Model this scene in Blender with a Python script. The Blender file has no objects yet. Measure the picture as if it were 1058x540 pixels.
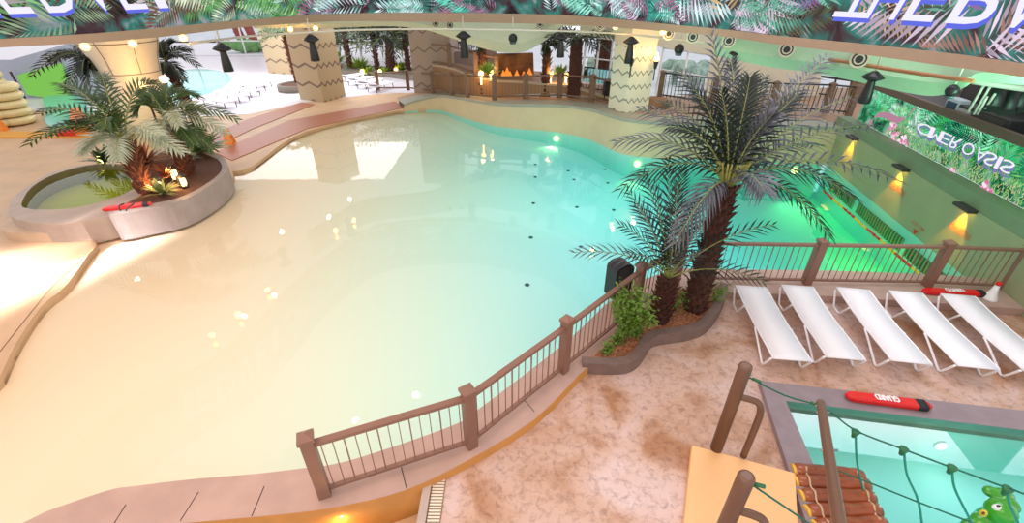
import bpy, bmesh, math, random
from mathutils import Vector, Matrix
from mathutils.geometry import tessellate_polygon
random.seed(7)
R = math.radians
# ---------------------------------------------------------------- camera, world, lights, exposure
F = 470.0; PITCH = R(31.07); EYE = 5.5
cd = bpy.data.cameras.new('camera'); cam = bpy.data.objects.new('camera', cd)
bpy.context.scene.collection.objects.link(cam)
cam.location = (0, 0, EYE); cam.rotation_euler = (math.pi/2 - PITCH, 0, 0)
cd.sensor_width = 36; cd.lens = 36*F/1058; cd.clip_end = 300
sc = bpy.context.scene; sc.camera = cam
sc.view_settings.view_transform = 'Standard'; sc.view_settings.look = 'None'
sc.view_settings.gamma = 1; sc.view_settings.use_curve_mapping = False
sc.view_settings.exposure = 0.32
wo = bpy.data.worlds.new('world'); sc.world = wo; wo.use_nodes = True
wn = wo.node_tree.nodes['Background']; wn.inputs[1].default_value = 0.9
_t = wo.node_tree; _tc = _t.nodes.new('ShaderNodeTexCoord'); _s = _t.nodes.new('ShaderNodeSeparateXYZ'); _r = _t.nodes.new('ShaderNodeValToRGB')
_t.links.new(_tc.outputs['Generated'], _s.inputs[0]); _t.links.new(_s.outputs[2], _r.inputs[0]); _t.links.new(_r.outputs[0], wn.inputs[0])
_r.color_ramp.elements[0].position = .1; _r.color_ramp.elements[0].color = (1.2, 1.22, 1.3, 1)
_r.color_ramp.elements[1].position = .45; _r.color_ramp.elements[1].color = (.78, .76, .77, 1)
C = sc.collection
def light(name, kind, loc, energy, color, size=1.0, target=None, **kw):
    l = bpy.data.lights.new(name, kind); l.energy = energy; l.color = color
    if kind == 'AREA':
        l.shape = 'RECTANGLE'; l.size = size if not isinstance(size, tuple) else size[0]
        l.size_y = l.size if not isinstance(size, tuple) else size[1]
    else: l.shadow_soft_size = size
    for k, v in kw.items(): setattr(l, k, v)
    o = bpy.data.objects.new(name, l); C.objects.link(o); o.location = loc
    if target is not None:
        o.rotation_euler = (Vector(target)-Vector(loc)).to_track_quat('-Z', 'Y').to_euler()
    return o
light('warm_hall_light', 'AREA', (-7, 4, 9), 380, (1, .60, .36), (8, 6), (-6, 4, 0))
light('warm_hall_light', 'AREA', (0, 0.5, 7), 130, (1, .70, .45), (5, 2), (2, 4, 0))
light('screen_side_light', 'AREA', (6, 9, 8.5), 330, (.95, .9, 1), (6, 6), (6, 8, 0))
light('skylight_beam', 'AREA', (-12, 2, 11), 60, (1, .96, .98), (1.0, 3.2), (-10.3, 9.0, 0), spread=R(7))
light('skylight_beam', 'AREA', (-14, 2, 11), 40, (1, .96, .98), (.8, 2.6), (-12.0, 8.2, 0), spread=R(7))
light('terrace_daylight', 'AREA', (-15, 31, 4.6), 900, (.96, .97, 1), (14, 8), (-15, 31, 0))
light('green_stage_light', 'AREA', (8.5, 7.2, 3.6), 55, (.35, 1, .6), (1, .6), (9, 14, 3.6))
light('green_stage_light', 'AREA', (3.0, 11.0, 3.0), 60, (.55, 1, .7), (1, .6), (1, 20, 3.6))

# ---------------------------------------------------------------- pixel helpers (photo frame 1058x540)
cp, sp_ = math.cos(PITCH), math.sin(PITCH)
def ray(x, y):
    a = (x-529)/F; b = (y-270)/F
    return Vector((a, cp-b*sp_, -sp_-b*cp))
E0 = Vector((0, 0, EYE))
def G(x, y, z=0.0):
    r = ray(x, y); return E0 + r*((z-EYE)/r.z)
def D(x, y, Y):
    r = ray(x, y); return E0 + r*(Y/r.y)
def onplane(x, y, A, n):
    r = ray(x, y); return E0 + r*((Vector(A)-E0).dot(n)/r.dot(n))
def wall_z(x, y, P):            # point over P (x,y) at the pixel's height
    r = ray(x, y); s = math.hypot(P[0], P[1])/math.hypot(r.x, r.y)
    return EYE + r.z*s

# ---------------------------------------------------------------- materials
MATS = {}
def M(name, col, rough=.6, metal=0, var=0.0, scale=8, bump=0, bscale=30, spec=.5, col2=None, coat=0):
    if name in MATS: return MATS[name]
    m = bpy.data.materials.new(name); m.use_nodes = True; nt = m.node_tree
    b = nt.nodes['Principled BSDF']; b.inputs['Roughness'].default_value = rough
    b.inputs['Metallic'].default_value = metal; b.inputs['Specular IOR Level'].default_value = spec
    b.inputs['Coat Weight'].default_value = coat
    tc = nt.nodes.new('ShaderNodeTexCoord')
    n = nt.nodes.new('ShaderNodeTexNoise'); n.inputs['Scale'].default_value = scale; n.inputs['Detail'].default_value = 5
    nt.links.new(tc.outputs['Object'], n.inputs['Vector'])
    cr = nt.nodes.new('ShaderNodeValToRGB')
    c2 = col2 or tuple(max(0, c*(1-var)) for c in col)
    cr.color_ramp.elements[0].position = .35; cr.color_ramp.elements[1].position = .65
    cr.color_ramp.elements[0].color = (*c2, 1); cr.color_ramp.elements[1].color = (*col, 1)
    nt.links.new(n.outputs['Fac'], cr.inputs['Fac']); nt.links.new(cr.outputs['Color'], b.inputs['Base Color'])
    if bump:
        n2 = nt.nodes.new('ShaderNodeTexNoise'); n2.inputs['Scale'].default_value = bscale; n2.inputs['Detail'].default_value = 4
        nt.links.new(tc.outputs['Object'], n2.inputs['Vector'])
        bp = nt.nodes.new('ShaderNodeBump'); bp.inputs['Strength'].default_value = bump; bp.inputs['Distance'].default_value = .02
        nt.links.new(n2.outputs['Fac'], bp.inputs['Height']); nt.links.new(bp.outputs['Normal'], b.inputs['Normal'])
    MATS[name] = m; return m
def EM(name, col, strength):
    if name in MATS: return MATS[name]
    m = bpy.data.materials.new(name); m.use_nodes = True; nt = m.node_tree; nt.nodes.clear()
    e = nt.nodes.new('ShaderNodeEmission'); e.inputs[0].default_value = (*col, 1); e.inputs[1].default_value = strength
    o = nt.nodes.new('ShaderNodeOutputMaterial'); nt.links.new(e.outputs[0], o.inputs[0]); MATS[name] = m; return m
def EMattr(name, strength):     # a screen's picture: emission from a colour attribute
    m = bpy.data.materials.new(name); m.use_nodes = True; nt = m.node_tree; nt.nodes.clear()
    a = nt.nodes.new('ShaderNodeAttribute'); a.attribute_name = 'pic'
    e = nt.nodes.new('ShaderNodeEmission'); e.inputs[1].default_value = strength
    o = nt.nodes.new('ShaderNodeOutputMaterial')
    nt.links.new(a.outputs['Color'], e.inputs[0]); nt.links.new(e.outputs[0], o.inputs[0]); MATS[name] = m; return m
def lin(r, g, b): return tuple(((c/255)/12.92 if c/255 < .04045 else ((c/255+.055)/1.055)**2.4) for c in (r, g, b))

def deck_mat():
    m = bpy.data.materials.new('stained_concrete'); m.use_nodes = True; nt = m.node_tree; b = nt.nodes['Principled BSDF']
    tc = nt.nodes.new('ShaderNodeTexCoord')
    n1 = nt.nodes.new('ShaderNodeTexNoise'); n1.inputs['Scale'].default_value = .9; n1.inputs['Detail'].default_value = 8; n1.inputs['Distortion'].default_value = 1.0
    n2 = nt.nodes.new('ShaderNodeTexNoise'); n2.inputs['Scale'].default_value = 9; n2.inputs['Detail'].default_value = 10; n2.inputs['Roughness'].default_value = .75; n2.inputs['Distortion'].default_value = .6
    for n in (n1, n2): nt.links.new(tc.outputs['Object'], n.inputs['Vector'])
    r1 = nt.nodes.new('ShaderNodeValToRGB'); e = r1.color_ramp.elements
    e[0].position = .32; e[0].color = (*lin(172, 122, 84), 1); e[1].position = .68; e[1].color = (*lin(216, 190, 184), 1)
    k = e.new(.48); k.color = (*lin(204, 168, 148), 1)
    r2 = nt.nodes.new('ShaderNodeValToRGB'); e = r2.color_ramp.elements
    e[0].position = .33; e[0].color = (*lin(150, 118, 104), 1); e[1].position = .52; e[1].color = (1, 1, 1, 1)
    mx = nt.nodes.new('ShaderNodeMix'); mx.data_type = 'RGBA'; mx.blend_type = 'MULTIPLY'; mx.inputs[0].default_value = .6
    nt.links.new(n1.outputs['Fac'], r1.inputs['Fac']); nt.links.new(n2.outputs['Fac'], r2.inputs['Fac'])
    nt.links.new(r1.outputs['Color'], mx.inputs[6]); nt.links.new(r2.outputs['Color'], mx.inputs[7])
    nt.links.new(mx.outputs[2], b.inputs['Base Color'])
    rr = nt.nodes.new('ShaderNodeMapRange'); rr.inputs[3].default_value = .55; rr.inputs[4].default_value = .22
    nt.links.new(n1.outputs['Fac'], rr.inputs[0]); nt.links.new(rr.outputs[0], b.inputs['Roughness'])
    bp = nt.nodes.new('ShaderNodeBump'); bp.inputs['Strength'].default_value = .25; bp.inputs['Distance'].default_value = .01
    nt.links.new(n2.outputs['Fac'], bp.inputs['Height']); nt.links.new(bp.outputs['Normal'], b.inputs['Normal'])
    return m
deckM = deck_mat()

def zig_mat(name, base, line, period=.62, amp=.14, wl=.34, th=.15, axis=0):
    m = bpy.data.materials.new(name); m.use_nodes = True; nt = m.node_tree; b = nt.nodes['Principled BSDF']
    tc = nt.nodes.new('ShaderNodeTexCoord'); s = nt.nodes.new('ShaderNodeSeparateXYZ'); nt.links.new(tc.outputs['Object'], s.inputs[0])
    def mt(op, a, bb=None, c=None):
        n = nt.nodes.new('ShaderNodeMath'); n.operation = op
        for i, v in enumerate((a, bb, c)):
            if v is None: continue
            if isinstance(v, (int, float)): n.inputs[i].default_value = v
            else: nt.links.new(v, n.inputs[i])
        return n.outputs[0]
    h = mt('ADD', s.outputs[0], s.outputs[1])
    tri = mt('PINGPONG', h, wl/2)
    z = mt('ADD', s.outputs[2], mt('MULTIPLY', tri, amp/(wl/2)))
    fr = mt('FRACT', mt('DIVIDE', z, period))
    k = mt('LESS_THAN', fr, th)
    mx = nt.nodes.new('ShaderNodeMix'); mx.data_type = 'RGBA'; nt.links.new(k, mx.inputs[0])
    mx.inputs[6].default_value = (*base, 1); mx.inputs[7].default_value = (*line, 1)
    nt.links.new(mx.outputs[2], b.inputs['Base Color']); b.inputs['Roughness'].default_value = .7
    return m
def stripe_mat(name, base, line, axis, period, th, rough=.6):
    m = bpy.data.materials.new(name); m.use_nodes = True; nt = m.node_tree; b = nt.nodes['Principled BSDF']
    tc = nt.nodes.new('ShaderNodeTexCoord'); s = nt.nodes.new('ShaderNodeSeparateXYZ'); nt.links.new(tc.outputs['Object'], s.inputs[0])
    d = nt.nodes.new('ShaderNodeMath'); d.operation = 'DIVIDE'; nt.links.new(s.outputs[axis], d.inputs[0]); d.inputs[1].default_value = period
    f = nt.nodes.new('ShaderNodeMath'); f.operation = 'FRACT'; nt.links.new(d.outputs[0], f.inputs[0])
    k = nt.nodes.new('ShaderNodeMath'); k.operation = 'LESS_THAN'; nt.links.new(f.outputs[0], k.inputs[0]); k.inputs[1].default_value = th
    mx = nt.nodes.new('ShaderNodeMix'); mx.data_type = 'RGBA'; nt.links.new(k.outputs[0], mx.inputs[0])
    mx.inputs[6].default_value = (*base, 1); mx.inputs[7].default_value = (*line, 1)
    nt.links.new(mx.outputs[2], b.inputs['Base Color']); b.inputs['Roughness'].default_value = rough
    return m
def water_mat(name, sigma=None, wav=.02, tint=(1, 1, 1)):
    m = bpy.data.materials.new(name); m.use_nodes = True; nt = m.node_tree; nt.nodes.clear()
    o = nt.nodes.new('ShaderNodeOutputMaterial'); mx = nt.nodes.new('ShaderNodeMixShader')
    fr = nt.nodes.new('ShaderNodeFresnel'); fr.inputs['IOR'].default_value = 1.33
    t = nt.nodes.new('ShaderNodeBsdfTransparent'); t.inputs[0].default_value = (*tint, 1)
    g = nt.nodes.new('ShaderNodeBsdfGlossy'); g.inputs['Roughness'].default_value = .015
    n = nt.nodes.new('ShaderNodeTexNoise'); n.inputs['Scale'].default_value = 1.3; n.inputs['Detail'].default_value = 3
    tc = nt.nodes.new('ShaderNodeTexCoord'); nt.links.new(tc.outputs['Object'], n.inputs['Vector'])
    bp = nt.nodes.new('ShaderNodeBump'); bp.inputs['Strength'].default_value = .12; bp.inputs['Distance'].default_value = wav
    nt.links.new(n.outputs['Fac'], bp.inputs['Height'])
    nt.links.new(bp.outputs['Normal'], g.inputs['Normal']); nt.links.new(bp.outputs['Normal'], fr.inputs['Normal'])
    geo = nt.nodes.new('ShaderNodeNewGeometry')   # reflect only from above
    k = nt.nodes.new('ShaderNodeMath'); k.operation = 'MULTIPLY'; k2 = nt.nodes.new('ShaderNodeMath'); k2.operation = 'SUBTRACT'
    k2.inputs[0].default_value = 1; nt.links.new(geo.outputs['Backfacing'], k2.inputs[1])
    nt.links.new(fr.outputs[0], k.inputs[0]); nt.links.new(k2.outputs[0], k.inputs[1])
    nt.links.new(k.outputs[0], mx.inputs[0]); nt.links.new(t.outputs[0], mx.inputs[1]); nt.links.new(g.outputs[0], mx.inputs[2])
    nt.links.new(mx.outputs[0], o.inputs['Surface'])
    if sigma:
        v = nt.nodes.new('ShaderNodeVolumeAbsorption'); d = max(sigma)*1.02
        v.inputs['Density'].default_value = d; v.inputs['Color'].default_value = (*[1-s/d for s in sigma], 1)
        nt.links.new(v.outputs[0], o.inputs['Volume'])
    return m

# ---------------------------------------------------------------- mesh builder and tagging
class MB:
    def __init__(s): s.v = []; s.f = []; s.c = []; s.sm = []
    def add(s, vs, fs, col=None, smooth=False):
        k = len(s.v); s.v += [tuple(v) for v in vs]
        for f in fs: s.f.append([i+k for i in f]); s.c.append(col); s.sm.append(smooth)
    def box(s, c, d, rot=None, bev=0):
        c = Vector(c); x, y, z = (q/2 for q in d); m = rot or Matrix.Identity(3)
        if bev:
            b = min(bev, x*.9, y*.9, z*.9); vs = []
            for sz, ins in ((-z, b), (-z+b, 0), (z-b, 0), (z, b)):
                X, Y = x-ins, y-ins
                k = b*.6
                for px, py in ((-X, -Y+k), (-X+k, -Y), (X-k, -Y), (X, -Y+k), (X, Y-k), (X-k, Y), (-X+k, Y), (-X, Y-k)): vs.append(c+m@Vector((px, py, sz)))
            fs = [list(range(7, -1, -1)), list(range(24, 32))]
            for l in range(3):
                for i in range(8): j = (i+1) % 8; fs.append([l*8+i, l*8+j, l*8+8+j, l*8+8+i])
            s.add(vs, fs); return
        vs = [c+m@Vector((a*x, b*y, e*z)) for e in (-1, 1) for a, b in ((-1, -1), (1, -1), (1, 1), (-1, 1))]
        s.add(vs, [[3, 2, 1, 0], [4, 5, 6, 7], [0, 1, 5, 4], [1, 2, 6, 5], [2, 3, 7, 6], [3, 0, 4, 7]])
    def tube(s, pts, r, n=8, cap=True, smooth=True, col=None):
        pts = [Vector(p) for p in pts]; N = len(pts); rr = r if isinstance(r, (list, tuple)) else [r]*N
        k = len(s.v); vs = []; up = None
        for i, p in enumerate(pts):
            t = (pts[min(i+1, N-1)]-pts[max(i-1, 0)])
            t = t.normalized() if t.length > 1e-9 else Vector((0, 0, 1))
            if up is None:
                up = Vector((0, 0, 1)) if abs(t.z) < .9 else Vector((1, 0, 0))
            a = t.cross(up)
            if a.length < 1e-4: a = t.cross(Vector((1, .3, 0)))
            a.normalize(); b = a.cross(t).normalized(); up = b
            for j in range(n):
                w = 2*math.pi*j/n; vs.append(p+a*(rr[i]*math.cos(w))+b*(rr[i]*math.sin(w)))
        fs = []
        for i in range(N-1):
            for j in range(n): q = (j+1) % n; fs.append([i*n+j, i*n+q, (i+1)*n+q, (i+1)*n+j])
        s.add(vs, fs, col, smooth)
        if cap:
            s.f.append([k+j for j in range(n)][::-1]); s.c.append(col); s.sm.append(False)
            s.f.append([k+(N-1)*n+j for j in range(n)]); s.c.append(col); s.sm.append(False)
    def lathe(s, c, prof, n=24, smooth=True, cap=True, a0=0, a1=2*math.pi, sx=1, sy=1):
        c = Vector(c); vs = []; full = abs(a1-a0-2*math.pi) < 1e-6; m = n if full else n+1
        for r, z in prof:
            for j in range(m): w = a0+(a1-a0)*j/n; vs.append(c+Vector((r*math.cos(w)*sx, r*math.sin(w)*sy, z)))
        fs = []
        for i in range(len(prof)-1):
            for j in range(n): q = (j+1) % m; fs.append([i*m+j, i*m+q, (i+1)*m+q, (i+1)*m+j])
        s.add(vs, fs, None, smooth)
        if cap and full:
            k = len(s.v)-len(vs)
            for i, rev in ((0, True), (len(prof)-1, False)):
                if prof[i][0] > 1e-5:
                    f = [k+i*m+j for j in range(m)]; s.f.append(f[::-1] if rev else f); s.c.append(None); s.sm.append(False)
    def prism(s, poly, z0, z1, z0b=None, holes=(), bottom=True, sides=True):
        """poly: xy(list); z0 bottom, z1 top (numbers or per-point lists)"""
        loops = [list(poly)]+[list(h) for h in holes]
        k = len(s.v); tot = [p for l in loops for p in l]
        g = lambda z, i: z[i] if isinstance(z, (list, tuple)) else z
        tris = tessellate_polygon([[Vector((p[0], p[1], 0)) for p in l] for l in loops])
        for i, p in enumerate(tot): s.v.append((p[0], p[1], g(z1, i)))
        n = len(tot)
        for t in tris:
            a, b, c = (Vector(tot[q][:2]) for q in t)
            if (b-a).cross(c-a) < 0: t = t[::-1]
            s.f.append([k+q for q in t]); s.c.append(None); s.sm.append(False)
        if sides or bottom:
            for i, p in enumerate(tot): s.v.append((p[0], p[1], g(z0, i)))
        if bottom:
            for t in tris:
                a, b, c = (Vector(tot[q][:2]) for q in t)
                if (b-a).cross(c-a) > 0: t = t[::-1]
                s.f.append([k+n+q for q in t]); s.c.append(None); s.sm.append(False)
        if sides:
            o = 0
            for li, l in enumerate(loops):
                L = len(l); ar = sum(l[i][0]*l[(i+1) % L][1]-l[(i+1) % L][0]*l[i][1] for i in range(L))
                for i in range(L):
                    a, b = k+o+i, k+o+(i+1) % L
                    f = [a+n, b+n, b, a]
                    if (ar < 0) != (li > 0): f = f[::-1]
                    s.f.append(f); s.c.append(None); s.sm.append(False)
                o += L
    def strip(s, A, B, col=None, smooth=True):     # ruled surface between two polylines
        n = len(A); s.add(list(A)+list(B), [[i, i+1, n+i+1, n+i] for i in range(n-1)], col, smooth)
    def sph(s, c, r, n=16, m=10, rot=None, col=None):
        r = Vector(r) if not isinstance(r, (int, float)) else Vector((r, r, r)); rot = rot or Matrix.Identity(3); c = Vector(c)
        vs = [c+rot@Vector((0, 0, -r.z))]
        for i in range(1, m):
            th = math.pi*i/m
            for j in range(n): w = 2*math.pi*j/n; vs.append(c+rot@Vector((r.x*math.sin(th)*math.cos(w), r.y*math.sin(th)*math.sin(w), -r.z*math.cos(th))))
        vs.append(c+rot@Vector((0, 0, r.z))); fs = []
        for j in range(n): fs.append([0, 1+(j+1) % n, 1+j]); fs.append([len(vs)-1, 1+(m-2)*n+j, 1+(m-2)*n+(j+1) % n])
        for i in range(m-2):
            for j in range(n): q = (j+1) % n; fs.append([1+i*n+j, 1+i*n+q, 1+(i+1)*n+q, 1+(i+1)*n+j])
        s.add(vs, fs, col, True)
    def build(s, name, mat, parent=None, solid=0, bevel=0, local=True):
        me = bpy.data.meshes.new(name)
        vs = s.v
        if parent is not None and local:
            inv = world_inv(parent); vs = [inv@Vector(v) for v in s.v]
        me.from_pydata([tuple(v) for v in vs], [], s.f)
        me.polygons.foreach_set('use_smooth', s.sm)
        if any(c is not None for c in s.c):
            a = me.color_attributes.new('pic', 'FLOAT_COLOR', 'CORNER'); d = []
            for p in me.polygons:
                c = s.c[p.index] or (1, 1, 1)
                for _ in range(p.loop_total): d += [*c, 1]
            a.data.foreach_set('color', d)
        for m in (mat if isinstance(mat, list) else [mat]): me.materials.append(m)
        o = bpy.data.objects.new(name, me); C.objects.link(o)
        if parent is not None: o.parent = parent
        if solid:
            md = o.modifiers.new('s', 'SOLIDIFY'); md.thickness = solid; md.offset = 0
        if bevel:
            md = o.modifiers.new('b', 'BEVEL'); md.width = bevel; md.segments = 2; md.limit_method = 'ANGLE'
        return o
def world_inv(o):
    m = Matrix.Identity(4)
    while o is not None:
        m = o.matrix_basis @ m; o = o.parent
    return m.inverted()
def tag(o, label=None, cat=None, group=None, kind=None):
    if label: o['label'] = label
    if cat: o['category'] = cat
    if group: o['group'] = group
    if kind: o['kind'] = kind
    return o
def thing(name, label, cat, loc=(0, 0, 0), rz=0, group=None):
    o = bpy.data.objects.new(name, None); C.objects.link(o); o.empty_display_size = .1
    o.location = loc; o.rotation_euler = (0, 0, rz); return tag(o, label, cat, group)
def struct(o, label=None): o['kind'] = 'structure'; return o
def dup(root, loc=None, rz=None, label=None, scale=None):
    r = root.copy(); C.objects.link(r)
    if loc is not None: r.location = loc
    if rz is not None: r.rotation_euler = (0, 0, rz)
    if scale: r.scale = (scale,)*3
    if label: r['label'] = label
    def rec(a, b):
        for ch in [c for c in bpy.data.objects if c.parent == a]:
            c = ch.copy(); C.objects.link(c); c.parent = b; rec(ch, c)
    rec(root, r); return r
def smooth_line(pts, k=6, closed=False):
    pts = [Vector(p) for p in pts]; n = len(pts); out = []
    rng = range(n if closed else n-1)
    for i in rng:
        if closed: a, b, c, d = (pts[(i+j) % n] for j in (-1, 0, 1, 2))
        else: a, b, c, d = pts[max(i-1, 0)], pts[i], pts[i+1], pts[min(i+2, n-1)]
        for q in range(k):
            t = q/k; out.append(.5*((2*b)+(c-a)*t+(2*a-5*b+4*c-d)*t*t+(3*b-a-3*c+d)*t**3))
    if not closed: out.append(pts[-1])
    return out
def text_mesh(body):
    cu = bpy.data.curves.new('t', 'FONT'); cu.body = body; cu.size = 1; cu.resolution_u = 3
    o = bpy.data.objects.new('t', cu); C.objects.link(o)
    me = bpy.data.meshes.new_from_object(o.evaluated_get(bpy.context.evaluated_depsgraph_get()))
    bpy.data.objects.remove(o)
    vs = [v.co.copy() for v in me.vertices]; fs = [list(p.vertices) for p in me.polygons]; return vs, fs
def put_text(mb, body, fn, u0, u1, v0, v1, flip=False, mirror=False, shear=0, col=None, bold=0):
    vs, fs = text_mesh(body)
    if not vs: return
    x0 = min(v.x for v in vs); x1 = max(v.x for v in vs); y0 = min(v.y for v in vs); y1 = max(v.y for v in vs)
    out = []
    for v in vs:
        a = (v.x-x0)/(x1-x0); b = (v.y-y0)/max(1e-6, y1-y0)
        if flip: b = 1-b
        if mirror: a = 1-a
        out.append(fn(u0+(u1-u0)*a+shear*b, v0+(v1-v0)*b))
    mb.add(out, fs, col)

# ---------------------------------------------------------------- colours
concrete = M('grey_concrete', lin(196, 178, 170), .7, var=.12, scale=3, bump=.15)
coping_m = M('coping_stone', lin(192, 160, 148), .65, var=.14, scale=2.5, bump=.1)
orange_face = M('ochre_face', lin(196, 132, 60), .55, var=.15, scale=3)
rail_m = M('brown_rail_paint', lin(138, 100, 84), .45, var=.08)
white_m = M('white_powder_coat', lin(244, 242, 246), .4)
sling_m = M('white_sling_fabric', lin(246, 244, 250), .6, var=.03, scale=60, bump=.05, bscale=200)
red_m = M('red_vinyl', lin(226, 22, 24), .3, var=.08, spec=.5)
black_m = M('black_plastic', lin(26, 26, 30), .45, var=.2)
dark_m = M('dark_grey', lin(58, 54, 54), .6, var=.2)
post_m = M('brown_steel', lin(112, 78, 60), .38, var=.05)
curb_m = M('planter_curb', lin(128, 106, 98), .6, var=.18, scale=6, bump=.1)
mulch_m = M('bark_mulch', lin(176, 118, 82), .9, var=.45, scale=45, bump=.8, bscale=60)
bark_m = M('palm_bark', lin(84, 46, 32), .85, var=.5, scale=14, bump=.6, bscale=25)
bark2_m = M('island_palm_bark', lin(120, 66, 44), .85, var=.5, scale=14, bump=.6, bscale=25)
leaf_m = M('palm_leaf', lin(40, 54, 46), .42, var=.4, scale=5, spec=.5)
leafg_m = M('grey_palm_leaf', lin(98, 100, 110), .45, var=.45, scale=3, spec=.5)
rib_m = M('palm_midrib', lin(150, 158, 84), .5, var=.1)
fern_m = M('fresh_green_leaf', lin(104, 140, 42), .5, var=.35, scale=8)
isl_leaf = M('island_leaf', lin(72, 100, 50), .45, var=.4, scale=3)
isl_leaf2 = M('pale_island_leaf', lin(176, 186, 160), .45, var=.3, scale=3)
cream_m = M('cream_plaster', lin(226, 212, 188), .7, var=.05)
tan_trim = M('tan_trim', lin(164, 136, 112), .5, var=.06)
bulk_m = M('pale_plaster', lin(214, 216, 192), .7, var=.05)
poolwall_m = M('pool_wall_plaster', lin(208, 188, 152), .6, var=.06, scale=2)
wood_m = stripe_mat('vertical_boards', lin(150, 116, 82), lin(122, 90, 62), 0, .16, .12)
wood2_m = M('fence_wood', lin(126, 98, 78), .6, var=.2)
tile_m = M('pale_floor_tile', lin(232, 226, 234), .35, var=.06, scale=1.2)
beach_m = M('beach_deck', lin(216, 178, 140), .5, var=.14, scale=1.2, bump=.05)
mat_m = stripe_mat('red_brown_boards', lin(176, 106, 76), lin(150, 88, 64), 1, .3, .08, .45)

# ================================================================ POOL OUTLINE
W = -0.10
front_px = [(59, 540), (119, 519), (148, 514), (205, 507), (273, 501), (322, 495), (359, 489), (424, 468), (476, 448), (493, 436), (561, 383), (595, 354), (624, 325), (655, 302), (700, 287), (750, 288), (850, 289), (955, 293), (1012, 297)]
back_px = [(240, 180), (262, 174), (303, 144), (351, 128), (418, 115), (440, 113), (458, 114), (481, 122), (507, 129), (533, 132.5), (560, 134.5), (581, 137), (607, 143), (625, 151), (645, 159), (677, 162.5), (716, 163.5), (788, 166), (850, 169)]
left_px = [(0, 389), (18, 352), (44, 315), (70, 293), (100, 252), (122, 246), (160, 240), (200, 225), (230, 205), (238, 190)]
A_c = G(855, 169, W); B_c = G(1014, 298, W)
wd = (A_c-B_c); wd.z = 0; wd.normalize()                # along right wall, away from viewer
wn_ = Vector((wd.y, -wd.x, 0))                          # outward normal of the right wall
if wn_.x < 0: wn_ = -wn_
front = [G(x, y, W) for x, y in front_px]
front_s = smooth_line([p for p in front[:13]], 4)+smooth_line(front[13:], 2)
back = [G(x, y, W) for x, y in back_px]
back_s = smooth_line(back, 3)
left = smooth_line([G(x, y, 0) for x, y in left_px], 3)
lower_left = [Vector((-3.9, 2.2, W)), Vector((-8.3, 2.6, W)), Vector((-8.4, 4.3, W))]
outline = front_s[::-1]+lower_left+left+back_s+[A_c]
outline2 = [(p.x, p.y) for p in outline]

# pool water
w = MB(); w.prism(outline2, -3.4, W)
wat = w.build('pool_water', water_mat('wave_pool_water', (.44, .030, .026)))
tag(wat, 'clear aqua water filling the big wave pool', 'water')
# pool floor
def pool_depth(x, y):
    t = (x+7.5)/15.5
    d = .08+max(0, t)**1.7*1.25
    return W-min(1.35, max(.08, d))
fl = MB(); nx, ny = 70, 60; X0, X1, Y0, Y1 = -13.5, 12.5, 2.0, 30.0
# clip: only cells whose centre is inside the outline, generous margin
def inside(x, y, poly):
    c = False; n = len(poly); j = n-1
    for i in range(n):
        xi, yi = poly[i]; xj, yj = poly[j]
        if (yi > y) != (yj > y) and x < (xj-xi)*(y-yi)/(yj-yi)+xi: c = not c
        j = i
    return c
idx = {}; cells = []
for i in range(nx):
    for j in range(ny):
        x = X0+(X1-X0)*(i+.5)/nx; y = Y0+(Y1-Y0)*(j+.5)/ny
        if any(inside(x+a, y+b, outline2) for a in (-.35, 0, .35) for b in (-.4, 0, .4)): cells.append((i, j))
def vid(i, j):
    if (i, j) not in idx:
        x = X0+(X1-X0)*i/nx; y = Y0+(Y1-Y0)*j/ny; idx[(i, j)] = len(fl.v); fl.v.append((x, y, pool_depth(x, y)))
    return idx[(i, j)]
for i, j in cells:
    fl.f.append([vid(i, j), vid(i+1, j), vid(i+1, j+1), vid(i, j+1)]); fl.c.append(None); fl.sm.append(True)
pf = bpy.data.materials.new('pool_floor_warm_lit'); pf.use_nodes = True; nt = pf.node_tree
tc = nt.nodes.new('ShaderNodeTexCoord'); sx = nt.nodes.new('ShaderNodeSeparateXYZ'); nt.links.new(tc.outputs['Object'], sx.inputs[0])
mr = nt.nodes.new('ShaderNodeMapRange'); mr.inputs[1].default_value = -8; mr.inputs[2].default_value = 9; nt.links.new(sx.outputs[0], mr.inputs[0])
cr = nt.nodes.new('ShaderNodeValToRGB'); cr.color_ramp.elements[0].color = (*lin(246, 210, 174), 1); cr.color_ramp.elements[1].color = (*lin(140, 222, 206), 1)  # shallow cream is warm light put into the floor colour; deep end aqua tile
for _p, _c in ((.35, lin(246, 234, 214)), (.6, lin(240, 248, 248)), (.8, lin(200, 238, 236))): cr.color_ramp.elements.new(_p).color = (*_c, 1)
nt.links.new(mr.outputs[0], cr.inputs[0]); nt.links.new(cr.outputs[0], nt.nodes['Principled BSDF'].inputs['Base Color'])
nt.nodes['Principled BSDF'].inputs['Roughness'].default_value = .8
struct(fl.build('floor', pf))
# wall under the front coping (to pool floor)
fw = MB(); fw.strip([p+Vector((0, 0, .02)) for p in front_s+[B_c]], [Vector((p.x, p.y, -3.2)) for p in front_s+[B_c]])
struct(fw.build('wall_front', M('pool_lining', lin(150, 220, 206), .7), solid=.02))

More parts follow.
